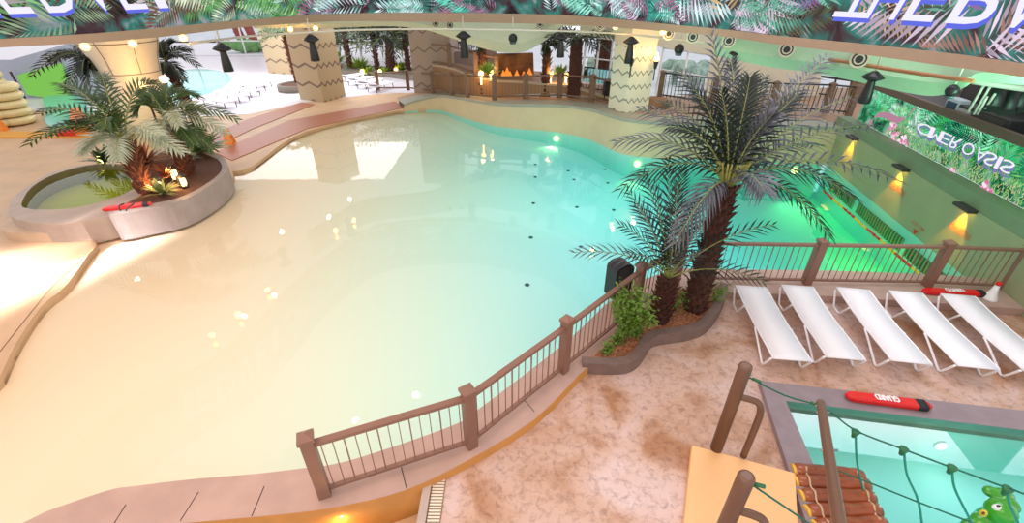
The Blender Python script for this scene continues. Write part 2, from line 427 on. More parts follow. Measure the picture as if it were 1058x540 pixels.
# back wall + coping (ramp up from the beach)
zt = {}
def interp(px, table):
    if px <= table[0][0]: return table[0][1]
    for (a, b), (c, d) in zip(table, table[1:]):
        if px <= c: return b+(d-b)*(px-a)/(c-a)
    return table[-1][1]
WT = [(400, 0.02), (430, .35), (458, .62), (481, .82), (507, .88), (560, 1.0), (607, 1.12), (645, 1.2), (900, 1.2)]
bpx = [b for b in back_px if b[0] >= 430 or b[0] == 418]
bw = smooth_line([G(x, y, W) for x, y in bpx], 4)+[A_c]
pxs = []
for i in range(len(bpx)-1):
    for q in range(4): pxs.append(bpx[i][0]+(bpx[i+1][0]-bpx[i][0])*q/4)
pxs += [bpx[-1][0], 860]
ztop = [interp(p, WT) for p in pxs]
nrm = []
for i in range(len(bw)):
    t = bw[min(i+1, len(bw)-1)]-bw[max(i-1, 0)]; t.z = 0; t.normalize(); nrm.append(Vector((-t.y, t.x, 0)))
top = [Vector((p.x, p.y, z)) for p, z in zip(bw, ztop)]
b_ = MB(); b_.strip([Vector((p.x, p.y, W-.02)) for p in bw], top)
struct(b_.build('wall_back', poolwall_m))
b_ = MB(); b_.strip([Vector((p.x, p.y, -3.2)) for p in bw], [Vector((p.x, p.y, W-.02)) for p in bw]); struct(b_.build('wall_back', MATS['pool_lining']))
cw = 1.0
outer = [t+n*cw for t, n in zip(top, nrm)]
cpb = MB()
cpb.strip([t-n*.03+Vector((0, 0, .05)) for t, n in zip(top, nrm)], [o+Vector((0, 0, .05)) for o in outer], smooth=False)
cpb.strip([t-n*.03-Vector((0, 0, .06)) for t, n in zip(top, nrm)], [t-n*.03+Vector((0, 0, .05)) for t, n in zip(top, nrm)], smooth=False)
cpb.strip([o+Vector((0, 0, .05)) for o in outer], [Vector((o.x, o.y, -.2)) for o in outer], smooth=False)
struct(cpb.build('trim_1', M('back_coping_tile', lin(160, 160, 146), .6, var=.08, scale=2)))

# right wall with parapet ledge
RZ = 1.22
Bx = B_c-wd*2.6
rw = MB(); rw.strip([Vector((A_c.x, A_c.y, -3.2)), Vector((Bx.x, Bx.y, -3.2))], [Vector((A_c.x, A_c.y, W-.02)), Vector((Bx.x, Bx.y, W-.02))], smooth=False); struct(rw.build('wall_right', MATS['pool_lining'], solid=.04))
rw = MB(); rw.strip([Vector((A_c.x, A_c.y, W-.02)), Vector((Bx.x, Bx.y, W-.02))], [Vector((A_c.x, A_c.y, RZ)), Vector((Bx.x, Bx.y, RZ))], smooth=False)
a0 = A_c+wd*3; ledge = .42
def rp(s, off, z):   # s metres from corner A toward viewer
    p = A_c-wd*s+wn_*off; return Vector((p.x, p.y, z))
LEN = (A_c-Bx).length
rwall_m = M('olive_pool_wall', lin(154, 160, 126), .6, var=.06, scale=2)
struct(rw.build('wall_right', rwall_m, solid=.04))
lg = MB(); lg.strip([rp(-.5, 0, RZ), rp(LEN, 0, RZ)], [rp(-.5, 0, RZ+.3), rp(LEN, 0, RZ+.3)], smooth=False)
lg.strip([rp(-.5, 0, RZ+.3), rp(LEN, 0, RZ+.3)], [rp(-.5, ledge, RZ+.3), rp(LEN, ledge, RZ+.3)], smooth=False)
struct(lg.build('trim_2', M('green_ledge', lin(120, 140, 110), .6, var=.08, scale=3)))

# ================================================================ FLOORS
copz = .15
cop_out_px = [(190, 540), (300, 530), (359, 521), (418.6, 506), (478, 478), (552, 433), (599, 386)]
cop_out = smooth_line([G(x, y, copz) for x, y in cop_out_px], 3)
cop_out = [G(60, 553, copz)]+cop_out+[G(x, y, copz) for x, y in [(640, 352), (680, 322), (720, 304), (750, 302), (830, 304), (955, 312), (1058, 319), (1200, 330)]]
inner = [G(20, 560, W)]+front_s+[B_c+Vector((1.2, 0, 0))]
cpoly = [(p.x, p.y) for p in inner]+[(p.x, p.y) for p in cop_out[::-1]]
cp_ = MB(); cp_.prism(cpoly, W-.02, copz)
struct(cp_.build('trim_3', coping_m))
# joints scored in the coping
jm = MB()
for (x0, y0, x1, y1) in [(130, 521, 118, 540), (205, 508, 186, 538), (273, 502, 260, 533), (414, 480, 420, 504), (541, 412, 552, 425)]:
    jm.tube([G(x0, y0, copz+.001), G(x1, y1, copz+.001)], .006, 4)
struct(jm.build('trim_4', dark_m))
# ochre outer face
of = MB(); of.strip([p+Vector((0, 0, -.005)) for p in cop_out[:24]], [Vector((p.x, p.y, -.8)) for p in cop_out[:24]])
struct(of.build('trim_5', orange_face, solid=.02))
# front deck with a hole for the plunge pool
pin = [G(812, 414, .1), G(1058, 444, .1)]
dv = (pin[1]-pin[0]).normalized()
pl_in = [pin[0], pin[0]+dv*6.2, pin[0]+dv*6.2+Vector((-.6, -4.2, 0)), G(817, 480, .1)+Vector((-.12, -2.4, 0))]
deck_edge = [p for p in cop_out if p.x > G(453, 505, 0).x]
dpoly = [(p.x, p.y-.01) for p in deck_edge]+[(14, 6.5), (14, .3), (G(453, 540, 0).x, .3), (G(453, 505, 0).x, G(453, 505, 0).y)]
dk = MB(); dk.prism(dpoly, -.12, 0, holes=[[(p.x, p.y) for p in pl_in]])
struct(dk.build('floor', deckM))
# lower landing
ll = MB(); ll.prism([(-5.5, 1.0), (G(453, 505, 0).x, 1.0), (G(453, 505, 0).x, 3.9), (-1.2, 3.9), (-5.5, 3.2)], -.6, -.42)
struct(ll.build('floor', beach_m))
# left/back floors
tl = MB(); tl.prism([(-60, 24), (-60, 2), (-8.4, 2.0)]+[(p.x, p.y) for p in ([Vector((-8.2, 4.6, 0))]+left[:13])]+[(-10.8, 10.3), (-11, 12), (-9.4, 14.6), (-9.6, 15.0)]+[(p.x, p.y) for p in back_s[:16]]+[(p.x, p.y) for p in [G(425, 112, 0)]]+[(-3.0, 27.5), (-3, 60), (-60, 60)], -.3, 0)
struct(tl.build('floor', beach_m))
t2 = MB(); t2.prism([(p.x, p.y) for p in [G(180, 122, 0), G(258, 118, 0), G(325, 104, 0), G(392, 97, 0)]]+[(-3.2, 29.5), (-3.2, 58), (-55, 58), (-55, 30)], .0, .012)
struct(t2.build('floor', tile_m))
for nm, pts in (('mat', [(312, 106), (325, 108), (262, 133), (235, 146), (200, 160), (222, 138), (260, 122)]), ('mat', [(408, 105), (417, 111.5), (318, 133), (240, 166), (222, 158), (299, 124.5)])):
    q = MB(); q.prism([(G(x, y, 0).x, G(x, y, 0).y) for x, y in pts], .0, .025); struct(q.build('floor', mat_m))
# groove and tan stripe at the beach's edge
gr = MB(); gr.tube(smooth_line([G(x, y, .004) for x, y in [(0, 440*.37+200), (30, 325), (55, 295), (85, 268), (108, 248)]], 4), .007, 4)
struct(gr.build('trim_6', M('groove_brown', lin(120, 90, 64), .7)))
# upper floor behind the back coping
uf = MB(); uo = [Vector((o.x, o.y, o.z+.02)) for o in outer]
ub = [Vector((o.x*1.05, max(o.y+.8, 21.9), o.z+.02)) for o in outer]
uf.strip(uo, ub, smooth=False); struct(uf.build('floor', M('upper_walk', lin(176, 140, 112), .6, var=.1)))
# ================================================================ FRONT RAILING
def post_bm(x, y, z0, h, w=.14, rz=0):
    m = MB(); c, s = math.cos(rz), math.sin(rz); rot = Matrix.Rotation(rz, 3, 'Z')
    m.box((x, y, z0+h*.5-.05), (w, w, h-.1), rot); m.box((x, y, z0+h-.09), (w+.035, w+.035, .05), rot)
    k = w/2+.0175; b = [Vector((x, y, 0))+rot@Vector((a, d, 0)) for a, d in ((-k, -k), (k, -k), (k, k), (-k, k))]
    vs = [(p.x, p.y, z0+h-.065) for p in b]+[(x, y, z0+h)]; m.add(vs, [[0, 1, 4], [1, 2, 4], [2, 3, 4], [3, 0, 4]])
    return m
def railing(root, bases, z, mat, h=1.1, top_h=.93, bot_h=.1, gap=.125, curved=None, posts=None, thick=3, pw=.14):
    bases = [Vector((p[0], p[1], z if not isinstance(z, (list, tuple)) else z[i])) for i, p in enumerate(bases)]
    for i, p in enumerate(bases):
        if posts and i not in posts: continue
        a = bases[max(i-1, 0)]; b = bases[min(i+1, len(bases)-1)]; t = b-a
        post_bm(p.x, p.y, p.z, h, pw, math.atan2(t.y, t.x)).build('post', mat, root)
    for k, (a, b) in enumerate(zip(bases, bases[1:])):
        L = (b-a).length; d = (b-a).normalized(); ang = math.atan2(d.y, d.x); rot = Matrix.Rotation(ang, 3, 'Z')
        up = Vector((0, 0, 1))
        for nm, hh, sz in (('top_rail', top_h, (.085, .05)), ('bottom_rail', bot_h, (.055, .04))):
            m = MB(); s = d.cross(up).normalized()*sz[0]/2; u = up*sz[1]/2
            vs = [q+up*hh+e*s+g*u for q in (a, b) for e, g in ((-1, -1), (1, -1), (1, 1), (-1, 1))]
            m.add(vs, [[0, 1, 2, 3], [7, 6, 5, 4], [0, 4, 5, 1], [1, 5, 6, 2], [2, 6, 7, 3], [3, 7, 4, 0]]); m.build(nm, mat, root)
        n = max(2, int(L/gap))
        for j in range(1, n):
            p = a+(b-a)*j/n; r = .011 if j % thick else .016
            m = MB(); m.box(p+up*((top_h+bot_h)/2), (r, r, top_h-bot_h), rot); m.build('baluster', mat, root)
rb = [G(x, y, copz) for x, y in [(336, 510), (487, 460), (582, 383), (655, 322), (697, 294)]]
rt = thing('railing', 'brown metal railing curving along the coping from the pool foreground to the planter', 'railing', (rb[0].x, rb[0].y, copz))
railing(rt, rb, copz, rail_m, h=1.14)
rb2 = [G(x, y, copz) for x, y in [(728, 291), (833, 293), (957, 295), (1037, 299)]]
rb2.append(rb2[-1]+(rb2[-1]-rb2[-2])*1.6)
rt2 = thing('railing', 'straight brown metal railing behind the row of five white loungers', 'railing', (rb2[0].x, rb2[0].y, copz))
railing(rt2, rb2, copz, rail_m, h=1.1)

# drain channel and curb at the landing
dc = MB(); g0 = G(437, 508, 0)
dc.box((g0.x+.05, 2.4, .0), (.1, 2.9, .12)); o = dc.build('trim_7', concrete); struct(o)
dg = thing('drain_grate', 'white slotted drain grate set in the deck below the railing', 'drain', (g0.x+.19, 2.6, 0))
m = MB(); m.box((g0.x+.19, 2.5, .0), (.17, 2.5, .03)); m.build('tray', M('grate_tray', lin(150, 120, 80), .6), dg)
m = MB()
for k in range(60): m.box((g0.x+.19, 1.35+k*.04, .022), (.15, .022, .012))
m.build('slats', M('grate_white', lin(236, 228, 214), .5), dg)
lp = MB(); c = G(352, 533, -.15); 
fl_ = MB(); fl_.sph(G(353, 531, -.05), .035); tag(fl_.build('wall_lamp', EM('warm_lamp', (1, .62, .2), 14)), 'small round glowing lamp set in the ochre face below the coping', 'lamp')
light('step_glow', 'POINT', G(353, 536, -.1)+Vector((0, -.12, 0)), 5, (1, .6, .2), .05)

# ================================================================ PLUNGE POOL
def offs(p, q): return p+q
pl_out = [G(785, 393, .1), G(785, 393, .1)+(G(1058, 424, .1)-G(785, 393, .1)).normalized()*6.8]
pl_out += [pl_in[2]+Vector((.5, -.4, 0)), pl_in[3]+Vector((-.45, -.3, 0))]
pl_out[3] = Vector((G(787, 474, .1).x-.3, pl_in[3].y-.3, .1))
rm = MB(); rm.prism([(p.x, p.y) for p in pl_out], -.02, .1, holes=[[(p.x, p.y) for p in pl_in]])
struct(rm.build('trim_8', M('plunge_rim', lin(150, 134, 140), .55, var=.14, scale=5)))
pw_ = MB(); q = pl_in+[pl_in[0]]
pw_.strip([Vector((p.x, p.y, .095)) for p in q], [Vector((p.x, p.y, -.85)) for p in q], smooth=False)
struct(pw_.build('wall_plunge', M('plunge_wall', lin(124, 214, 188), .6)))
pfm = MB(); pfm.prism([(p.x, p.y) for p in pl_in], -.95, -.85, sides=False, bottom=False)
struct(pfm.build('floor', M('plunge_floor', lin(232, 240, 240), .6)))
pwt = MB(); pwt.prism([(p.x, p.y) for p in pl_in], -.95, -.04)
tag(pwt.build('plunge_water', water_mat('plunge_pool_water', (.50, .02, .05), .01)), 'clear turquoise water in the small square pool', 'water')
n_pl = Vector((dv.y, -dv.x, 0)); 
lc = onplane(971, 459, pin[0], n_pl)+n_pl*.02
t = thing('pool_lamp', 'round underwater lamp on the wall of the small square pool', 'lamp', lc)
m = MB(); m.tube([lc-n_pl*.01, lc+n_pl*.015], .085, 20); m.build('bezel', white_m, t)
m = MB(); m.tube([lc, lc+n_pl*.022], .06, 20); m.build('lens', EM('pool_lens', (1, .95, .85), 2.5), t)
light('plunge_glow', 'POINT', lc+n_pl*.3, 2.5, (1, .95, .85), .1)

# ================================================================ PLANTER
pc_px = [(601, 386), (639, 387), (657, 381), (667, 368), (676, 358), (711, 352), (730, 343), (745, 322), (750, 303)]
pc = smooth_line([G(x, y, 0) for x, y in pc_px], 5)
def off_line(L, d):
    out = []
    for i, p in enumerate(L):
        t = L[min(i+1, len(L)-1)]-L[max(i-1, 0)]; t.z = 0; t.normalize(); out.append(p+Vector((-t.y, t.x, 0))*d)
    return out
pci = off_line(pc, .16); ph = .24
cu = MB()
cu.prism([(p.x, p.y) for p in pc]+[(p.x, p.y) for p in pci[::-1]], 0, ph)
root_pl = struct(cu.build('trim_9', curb_m, bevel=.02))
mu = MB(); backl = [G(x, y, copz) for x, y in [(738, 299), (700, 300), (672, 318), (640, 345), (607, 376)]]
mu.prism([(p.x, p.y) for p in pci]+[(p.x, p.y) for p in backl], .0, .19)
mm = mu.build('mulch_bed', mulch_m); tag(mm, 'reddish bark mulch filling the curved planter', 'mulch', kind='stuff')
ch = MB(); polym = [(p.x, p.y) for p in pci]+[(p.x, p.y) for p in backl]
k = 0
while k < 900:
    x = random.uniform(1, 5); y = random.uniform(5, 8)
    if not inside(x, y, polym): continue
    k += 1; ch.box((x, y, .195+random.random()*.015), (random.uniform(.03, .09), random.uniform(.015, .03), .012), Matrix.Rotation(random.random()*6, 3, 'Z')@Matrix.Rotation(random.uniform(-.4, .4), 3, 'X'))
tag(ch.build('bark_chips', M('bark_chip', lin(196, 134, 96), .85, var=.4, scale=6)), 'loose bark chips scattered over the mulch in the planter', 'mulch', kind='stuff')

# ================================================================ PALMS
def frond(base, tip, lift, L=.42, n=34, wid=.03, start=.14, droop=.25, fold=.25, root=None, mat=None, ribm=None, ribr=.014, both=True, seed=0):
    rnd = random.Random(seed); base = Vector(base); tip = Vector(tip)
    ctrl = (base+tip)/2+Vector((0, 0, lift))
    ctrl = base.lerp(tip, .4)+Vector((0, 0, lift))
    P = lambda t: base*(1-t)**2+ctrl*2*t*(1-t)+tip*t*t
    T = lambda t: ((ctrl-base)*2*(1-t)+(tip-ctrl)*2*t).normalized()
    lf = MB(); up = Vector((0, 0, 1))
    for side in (-1, 1):
        for i in range(n):
            t = start+(1-start)*(i+.5*(side > 0))/n
            if t > .995: t = .995
            p = P(t); d = T(t); s = d.cross(up)
            if s.length < .15: s = d.cross(Vector((0, 1, 0)))
            s.normalize(); nn = s.cross(d).normalized()
            ll = L*(.35+.65*math.sin(math.pi*min(1, (t-start)/(1-start)*.85+.12)))*rnd.uniform(.85, 1.1)
            fwd = .70+.9*t
            q = (s*side*1.0+d*fwd+nn*((.6 if i % 2 else -.25)+rnd.uniform(-.15, .15))).normalized()
            wv = d.cross(q).cross(q).normalized()*wid*.5 if False else (d-q*d.dot(q)).normalized()*wid*.5
            e = p+q*ll*.45+up*(-droop*.1*ll); f_ = p+q*ll-up*droop*ll*.6
            lf.add([p-wv*.5, p+wv*.5, e+wv, e-wv, f_], [[0, 1, 2, 3], [3, 2, 4]])
    leaf = lf.build('frond', mat, root)
    rb = MB(); rb.tube([P(t) for t in [i/14 for i in range(15)]], [ribr*(1.25-1.0*i/14) for i in range(15)], 5); rb.build('midrib', ribm or rib_m, leaf, local=False) if False else None
    o = MB(); o.v = rb.v; o.f = rb.f; o.c = rb.c; o.sm = rb.sm
    o.build('midrib', ribm or rib_m, leaf)
    return leaf
def trunk(p0, p1, r0, r1, root, mat, boots=160, seed=1, sz=1.0):
    rnd = random.Random(seed); p0 = Vector(p0); p1 = Vector(p1); m = MB(); n = 22
    m.tube([p0.lerp(p1, i/n) for i in range(n+1)], [r0+(r1-r0)*i/n+(.012 if i % 2 else -.008) for i in range(n+1)], 14)
    H = (p1-p0).length; ax = (p1-p0).normalized()
    for k in range(boots):
        t = k/boots; w = k*2.39996; r = r0+(r1-r0)*t
        a = Vector((math.cos(w), math.sin(w), 0)); c = p0.lerp(p1, t)+a*r*.85; s = Vector((-math.sin(w), math.cos(w), 0))
        l = .13*sz*rnd.uniform(.5, 1.5); hw = .055*sz
        b1 = c-s*hw; b2 = c+s*hw; tp = c+a*l*.75+ax*l*.8; bk = c-ax*.07*sz+a*.02
        m.add([b1, b2, tp, bk, c+ax*.05*sz], [[0, 3, 2], [3, 1, 2], [1, 4, 2], [4, 0, 2]])
    return m.build('trunk', mat, root)
# big palm
b0 = G(717, 319, .18); C1 = Vector((b0.x+.02, b0.y, 2.72))
big = thing('palm_tree', 'tallest palm tree, arching grey-green fronds, in the curved planter by the loungers', 'palm tree', (b0.x, b0.y, .18))
trunk(b0, C1, .21, .15, big, bark_m, 220)
m = MB()
for k in range(26):
    w = k*2.4; m.tube([C1+Vector((0, 0, -.12)), C1+Vector((.16*math.cos(w), .16*math.sin(w), .16)), C1+Vector((.26*math.cos(w), .26*math.sin(w), .42))], [.035, .026, .016], 5)
m.build('crown_shaft', M('crown_stems', lin(150, 150, 74), .5, var=.3), big)
# (tip px, tip py, dY, lift, leaf material)
bigf = [(735, 36, .5, .55, 1), (790, 78, 1.3, .9, 0), (856, 58, .8, .7, 1), (826, 96, .2, .5, 0), (700, 72, 1.0, .75, 0), (925, 186, .1, .95, 1), (905, 130, .9, .8, 1), (858, 246, -.35, 1.0, 0),
        (640, 196, .25, 1.05, 0), (636, 146, .6, .8, 1), (660, 112, 1.3, .75, 1), (697, 252, -.75, .85, 1), (790, 198, -.95, .55, 1), (882, 205, -.2, .95, 0), (775, 105, 1.5, 1.0, 0), (755, 62, 1.2, .8, 0),
        (880, 100, 1.2, .7, 1), (845, 150, 1.1, .7, 0), (684, 105, 1.6, .8, 0), (715, 90, .3, .6, 0), (775, 80, .4, .6, 0), (800, 118, -.1, .6, 1), (690, 130, 0, .7, 0), (745, 95, -.1, .5, 0)]
for i, (x, y, dy, lf, gm) in enumerate(bigf):
    frond(C1, D(x, y, C1.y+dy), lf*.8, L=.52, n=32, wid=.038, root=big, mat=leafg_m if gm else leaf_m, seed=i, droop=.5)
# second palm
b1 = G(680, 331, .18); C2 = Vector((b1.x+.03, b1.y, 1.12))
p2 = thing('palm_tree', 'shorter dark palm with upright fronds, in the planter left of the tallest palm', 'palm tree', (b1.x, b1.y, .18))
trunk(b1, C2, .17, .13, p2, bark_m, 110, 3)
f2 = [(592, 261, .2, .75, 1), (648, 196, .5, .6, 0), (664, 178, .7, .7, 0), (690, 163, .6, .5, 0), (706, 172, .8, .5, 0), (675, 190, .2, .4, 0), (640, 232, .1, .6, 0), (802, 232, .1, .85, 0), (722, 205, .3, .5, 0), (655, 212, 1.0, .7, 1),
      (792, 292, -.5, .75, 0), (700, 190, -.1, .4, 0), (730, 230, .8, .6, 0), (720, 262, -.6, .5, 1), (650, 262, -.4, .5, 0)]
for i, (x, y, dy, lf, gm) in enumerate(f2):
    frond(C2, D(x, y, C2.y+dy), lf*.6, L=.38, n=26, wid=.028, root=p2, mat=leafg_m if gm else leaf_m, seed=40+i, droop=.3, ribr=.011)
# feathery shrub and small plants
def shrub(root, base, h, spread, nstem, nleaf, mat, seed, ls=.07, top_bias=1):
    rnd = random.Random(seed); st = MB(); lf = MB(); base = Vector(base)
    for s in range(nstem):
        w = rnd.uniform(0, 6.283); a = Vector((math.cos(w), math.sin(w), 0)); e = base+a*spread*rnd.uniform(.25, 1)+Vector((0, 0, h*rnd.uniform(.5, 1)))
        c = base+Vector((0, 0, h*.6))+a*spread*.2; P = lambda t: base*(1-t)**2+c*2*t*(1-t)+e*t*t
        st.tube([P(i/8) for i in range(9)], [.008*(1.2-i/8) for i in range(9)], 4)
        for k in range(nleaf):
            t = rnd.uniform(.2, 1); p = P(t)+Vector([rnd.gauss(0, spread*.16) for _ in range(3)])
            d = Vector((rnd.gauss(0, 1), rnd.gauss(0, 1), rnd.gauss(-.2, .6))).normalized(); sd = d.cross(Vector((rnd.gauss(0, 1), rnd.gauss(0, 1), 1))).normalized()
            l = ls*rnd.uniform(.6, 1.3)
            lf.add([p, p+d*l*.5+sd*l*.2, p+d*l, p+d*l*.5-sd*l*.2], [[0, 1, 2, 3]])
    lf.build('foliage', mat, root); st.build('stem', M('green_stem', lin(96, 110, 50), .6), root)
sb = G(646, 352, .18); s_ = thing('shrub', 'feathery yellow-green shrub at the front of the curved planter', 'shrub', sb)
shrub(s_, sb, 1.05, .42, 26, 90, fern_m, 5, .085)
for i, (x, y, lab) in enumerate([(626, 366, 'small leafy seedling nearest the curb corner of the planter'), (637, 357, 'low green plant in mulch just in front of the feathery shrub'), (656, 348, 'low green plant in mulch under the right side of the feathery shrub'), (697, 322, 'pale leafy plant between the two palm trunks'), (738, 312, 'pale green fern at the foot of the tallest palm')]):
    q = G(x, y, .18); t = thing('small_plant', lab, 'plant', q); shrub(t, q, .32 if i < 3 else .45, .16 if i < 3 else .3, 9, 22, fern_m, 20+i, .07)

# ================================================================ SPEAKER behind the rail
q = G(638, 318, copz); sp = thing('loudspeaker', 'black outdoor loudspeaker with rounded top on a pole behind the curved railing', 'loudspeaker', (q.x-.02, q.y+.05, copz))
m = MB(); cx, cy = q.x-.02, q.y+.12; prof = []
for k in range(13): a = math.pi*k/12; prof.append((.2*math.cos(a), 1.02+.12*math.sin(a)))
poly = [(.2, .42)]+prof+[(-.2, .42)]
rot = Matrix.Rotation(R(25), 3, 'Z'); n = len(poly)
vs = [Vector((cx, cy, 0))+rot@Vector((a, d, b)) for d in (-.16, .16) for a, b in poly]
m.add(vs, [list(range(n)), list(range(2*n-1, n-1, -1))]+[[i, (i+1) % n, n+(i+1) % n, n+i][::-1] for i in range(n)]); m.build('cabinet', black_m, sp, bevel=.01)
m = MB(); m.tube([(cx, cy, copz), (cx, cy, .45)], .03, 10); m.build('pole', black_m, sp)
m = MB(); vs = [Vector((cx, cy, 0))+rot@Vector((a*.85, -.168, .45+(b-.42)*.92)) for a, b in poly]; m.add(vs, [list(range(n))]); m.build('grille', M('grille_grey', lin(60, 60, 64), .7, var=.4, scale=150), sp)

# ================================================================ LOUNGERS
heads = [((762, 297.7), (792, 298.6)), ((808.6, 297), (840.8, 297.7)), ((867, 299), (892.7+5, 301)), ((922.6, 303), (951.6, 304.6)), ((977, 306.5), (1004.5, 307))]
feet = [((799.8, 368.5), (831+3, 369)), ((855, 367), (889.5, 368.5)), ((922.6, 371), (957, 373)), ((990, 375.5), (1026.5, 378)), ((1058, 380.5), (1096, 384))]
BH = .33
def make_lounger(label):
    L, Wd = 2.06, .58
    t = thing('sun_lounger', label, 'sun lounger', group=None)
    m = MB(); A = []; B = []; C_ = []; D_ = []
    for i in range(25):
        y = -L/2+L*i/24; z = BH+.012*math.cos(i/24*math.pi*2)+(.03*max(0, (i-17)/7)**2)
        A.append((-Wd/2+.02, y, z)); B.append((Wd/2-.02, y, z))
    m.strip(A, B); m.build('sling', sling_m, t, solid=.012)
    for sx in (-1, 1):
        m = MB(); x = sx*Wd/2; m.tube([(x, -L/2+L*i/24, BH-.006+.012*math.cos(i/24*math.pi*2)+(.03*max(0, (i-17)/7)**2)) for i in range(25)], .017, 8); m.build('side_rail', white_m, t)
    for e in (-1, 1):
        for sx in (-1, 1):
            x = sx*(Wd/2+.02); m = MB()
            seg = [(x, e*L*.10, BH-.02), (x, e*L*.20, BH*.66), (x, e*(L*.35), .06), (x, e*(L*.385), .02), (x, e*(L*.41), .025), (x, e*(L*.43), .07), (x, e*(L*.495), BH-.02)] if e < 0 else [(x, e*L*.20, BH-.02), (x, e*L*.25, BH*.5), (x, e*(L*.29), .04), (x, e*(L*.32), .018), (x, e*(L*.39), .018), (x, e*(L*.42), .04), (x, e*(L*.495), BH-.02)]
            m.tube(smooth_line(seg, 3), .019, 8); m.build('leg_loop', white_m, t)
        m = MB(); m.tube([(-Wd/2, e*L*.5, BH), (Wd/2, e*L*.5, BH)], .018, 8); m.build('end_bar', white_m, t)
    return t
labs = ['white sling sun lounger beside the planter, farthest left of the five', 'white sling sun lounger second from the planter', 'white sling sun lounger in the middle of the row of five', 'white sling sun lounger in the row just left of the one by the megaphone', 'white sling sun lounger at the far end from the planter, cut by the frame edge']
L0 = None
for i in range(5):
    h = (G(*heads[i][0], BH+.02)+G(*heads[i][1], BH+.02))/2; f = (G(*feet[i][0], BH)+G(*feet[i][1], BH))/2
    c = (h+f)/2; d = h-f; a = math.atan2(d.y, d.x)-math.pi/2
    if L0 is None: L0 = make_lounger(labs[0]); o = L0
    else: o = dup(L0, label=labs[i])
    o.location = (c.x, c.y, 0); o.rotation_euler = (0, 0, a)

# ================================================================ RESCUE TUBES, MEGAPHONE
def rescue_tube(p0, p1, z, label, flip=False, txt='GUARD', w=.085, lying='deck'):
    p0 = Vector(p0); p1 = Vector(p1); d = (p1-p0).normalized(); s = Vector((-d.y, d.x, 0)); L = (p1-p0).length
    t = thing('rescue_tube', label, 'rescue tube', (p0+p1)/2)
    m = MB(); secs = [(0, .35), (.025, .7), (.07, .95), (.12, 1), (.9, 1), (.95, .9), (1, .55)]
    vs = []; h = .1
    ring = [(-1, .25), (-1, .7), (-.8, .95), (.8, .95), (1, .7), (1, .25), (.8, .0), (-.8, .0)]
    for tt, k in secs:
        for a, b in ring: vs.append(p0+d*L*tt+s*(a*w*k)+Vector((0, 0, (b-.5)*h*k+h*.5+.005)))
    fs = [list(range(8)), list(range(len(vs)-1, len(vs)-9, -1))]
    for i in range(len(secs)-1):
        for j in range(8): q = (j+1) % 8; fs.append([i*8+j, i*8+q, i*8+8+q, i*8+8+j][::-1])
    m.add(vs, fs, None, False); m.build('foam_body', red_m, t)
    m = MB()
    for tt, ww in ((.875, .05), (.93, .02)):
        c = p0+d*L*tt; r = [c+s*(a*w*1.04)+Vector((0, 0, (b-.5)*h*1.06+h*.5+.005)) for a, b in ring]
        vs = [q-d*ww for q in r]+[q+d*ww for q in r]; m.add(vs, [[j, (j+1) % 8, 8+(j+1) % 8, 8+j][::-1] for j in range(8)])
    m.build('strap', black_m, t)
    if txt:
        m = MB(); fn = lambda u, v: p0+d*u+s*v+Vector((0, 0, h*.95+.012))
        put_text(m, txt, fn, L*.34 if not flip else L*.62, L*.62 if not flip else L*.34, (-w*.66 if not flip else w*.66), (w*.66 if not flip else -w*.66), False)
        for du, dw in ((.008, 0), (-.008, 0), (0, .006), (0, -.006)):
            fn2 = lambda u, v, a=du, b=dw: fn(u+a, v+b)+Vector((0, 0, .001+abs(a)*.2+a*.1+b*.15+abs(b)*.3)); put_text(m, txt, fn2, L*.34 if not flip else L*.62, L*.62 if not flip else L*.34, (-w*.66 if not flip else w*.66), (w*.66 if not flip else -w*.66), False)
        m.build('lettering', M('white_print', lin(250, 240, 240), .5), t)
    return t
a, b = G(873, 410, .12), G(960, 421, .12)
rescue_tube(Vector((a.x, a.y, .1)), Vector((b.x, b.y, .1)), .1, 'red rescue tube with white GUARD print on the rim of the small square pool', flip=True)
a, b = G(951, 302, copz), G(1018, 305, copz)
rescue_tube(Vector((a.x, a.y-.02, copz)), Vector((b.x, b.y-.02, copz)), copz, 'red rescue tube lying on the coping behind the loungers, by the megaphone', flip=False)
mg = G(1022, 308, copz); t = thing('megaphone', 'white megaphone with red mouthpiece standing on the coping', 'megaphone', (mg.x, mg.y, copz))
m = MB(); ax = Vector((.12, .06, 0)).normalized(); m.lathe((mg.x, mg.y, copz), [(.13, 0), (.125, .02), (.09, .1), (.055, .2), (.04, .32)], 20); m.build('horn', white_m, t)
m = MB(); m.lathe((mg.x, mg.y, copz), [(.043, .32), (.05, .34), (.045, .38), (.03, .39)], 16); m.build('mouthpiece', red_m, t)

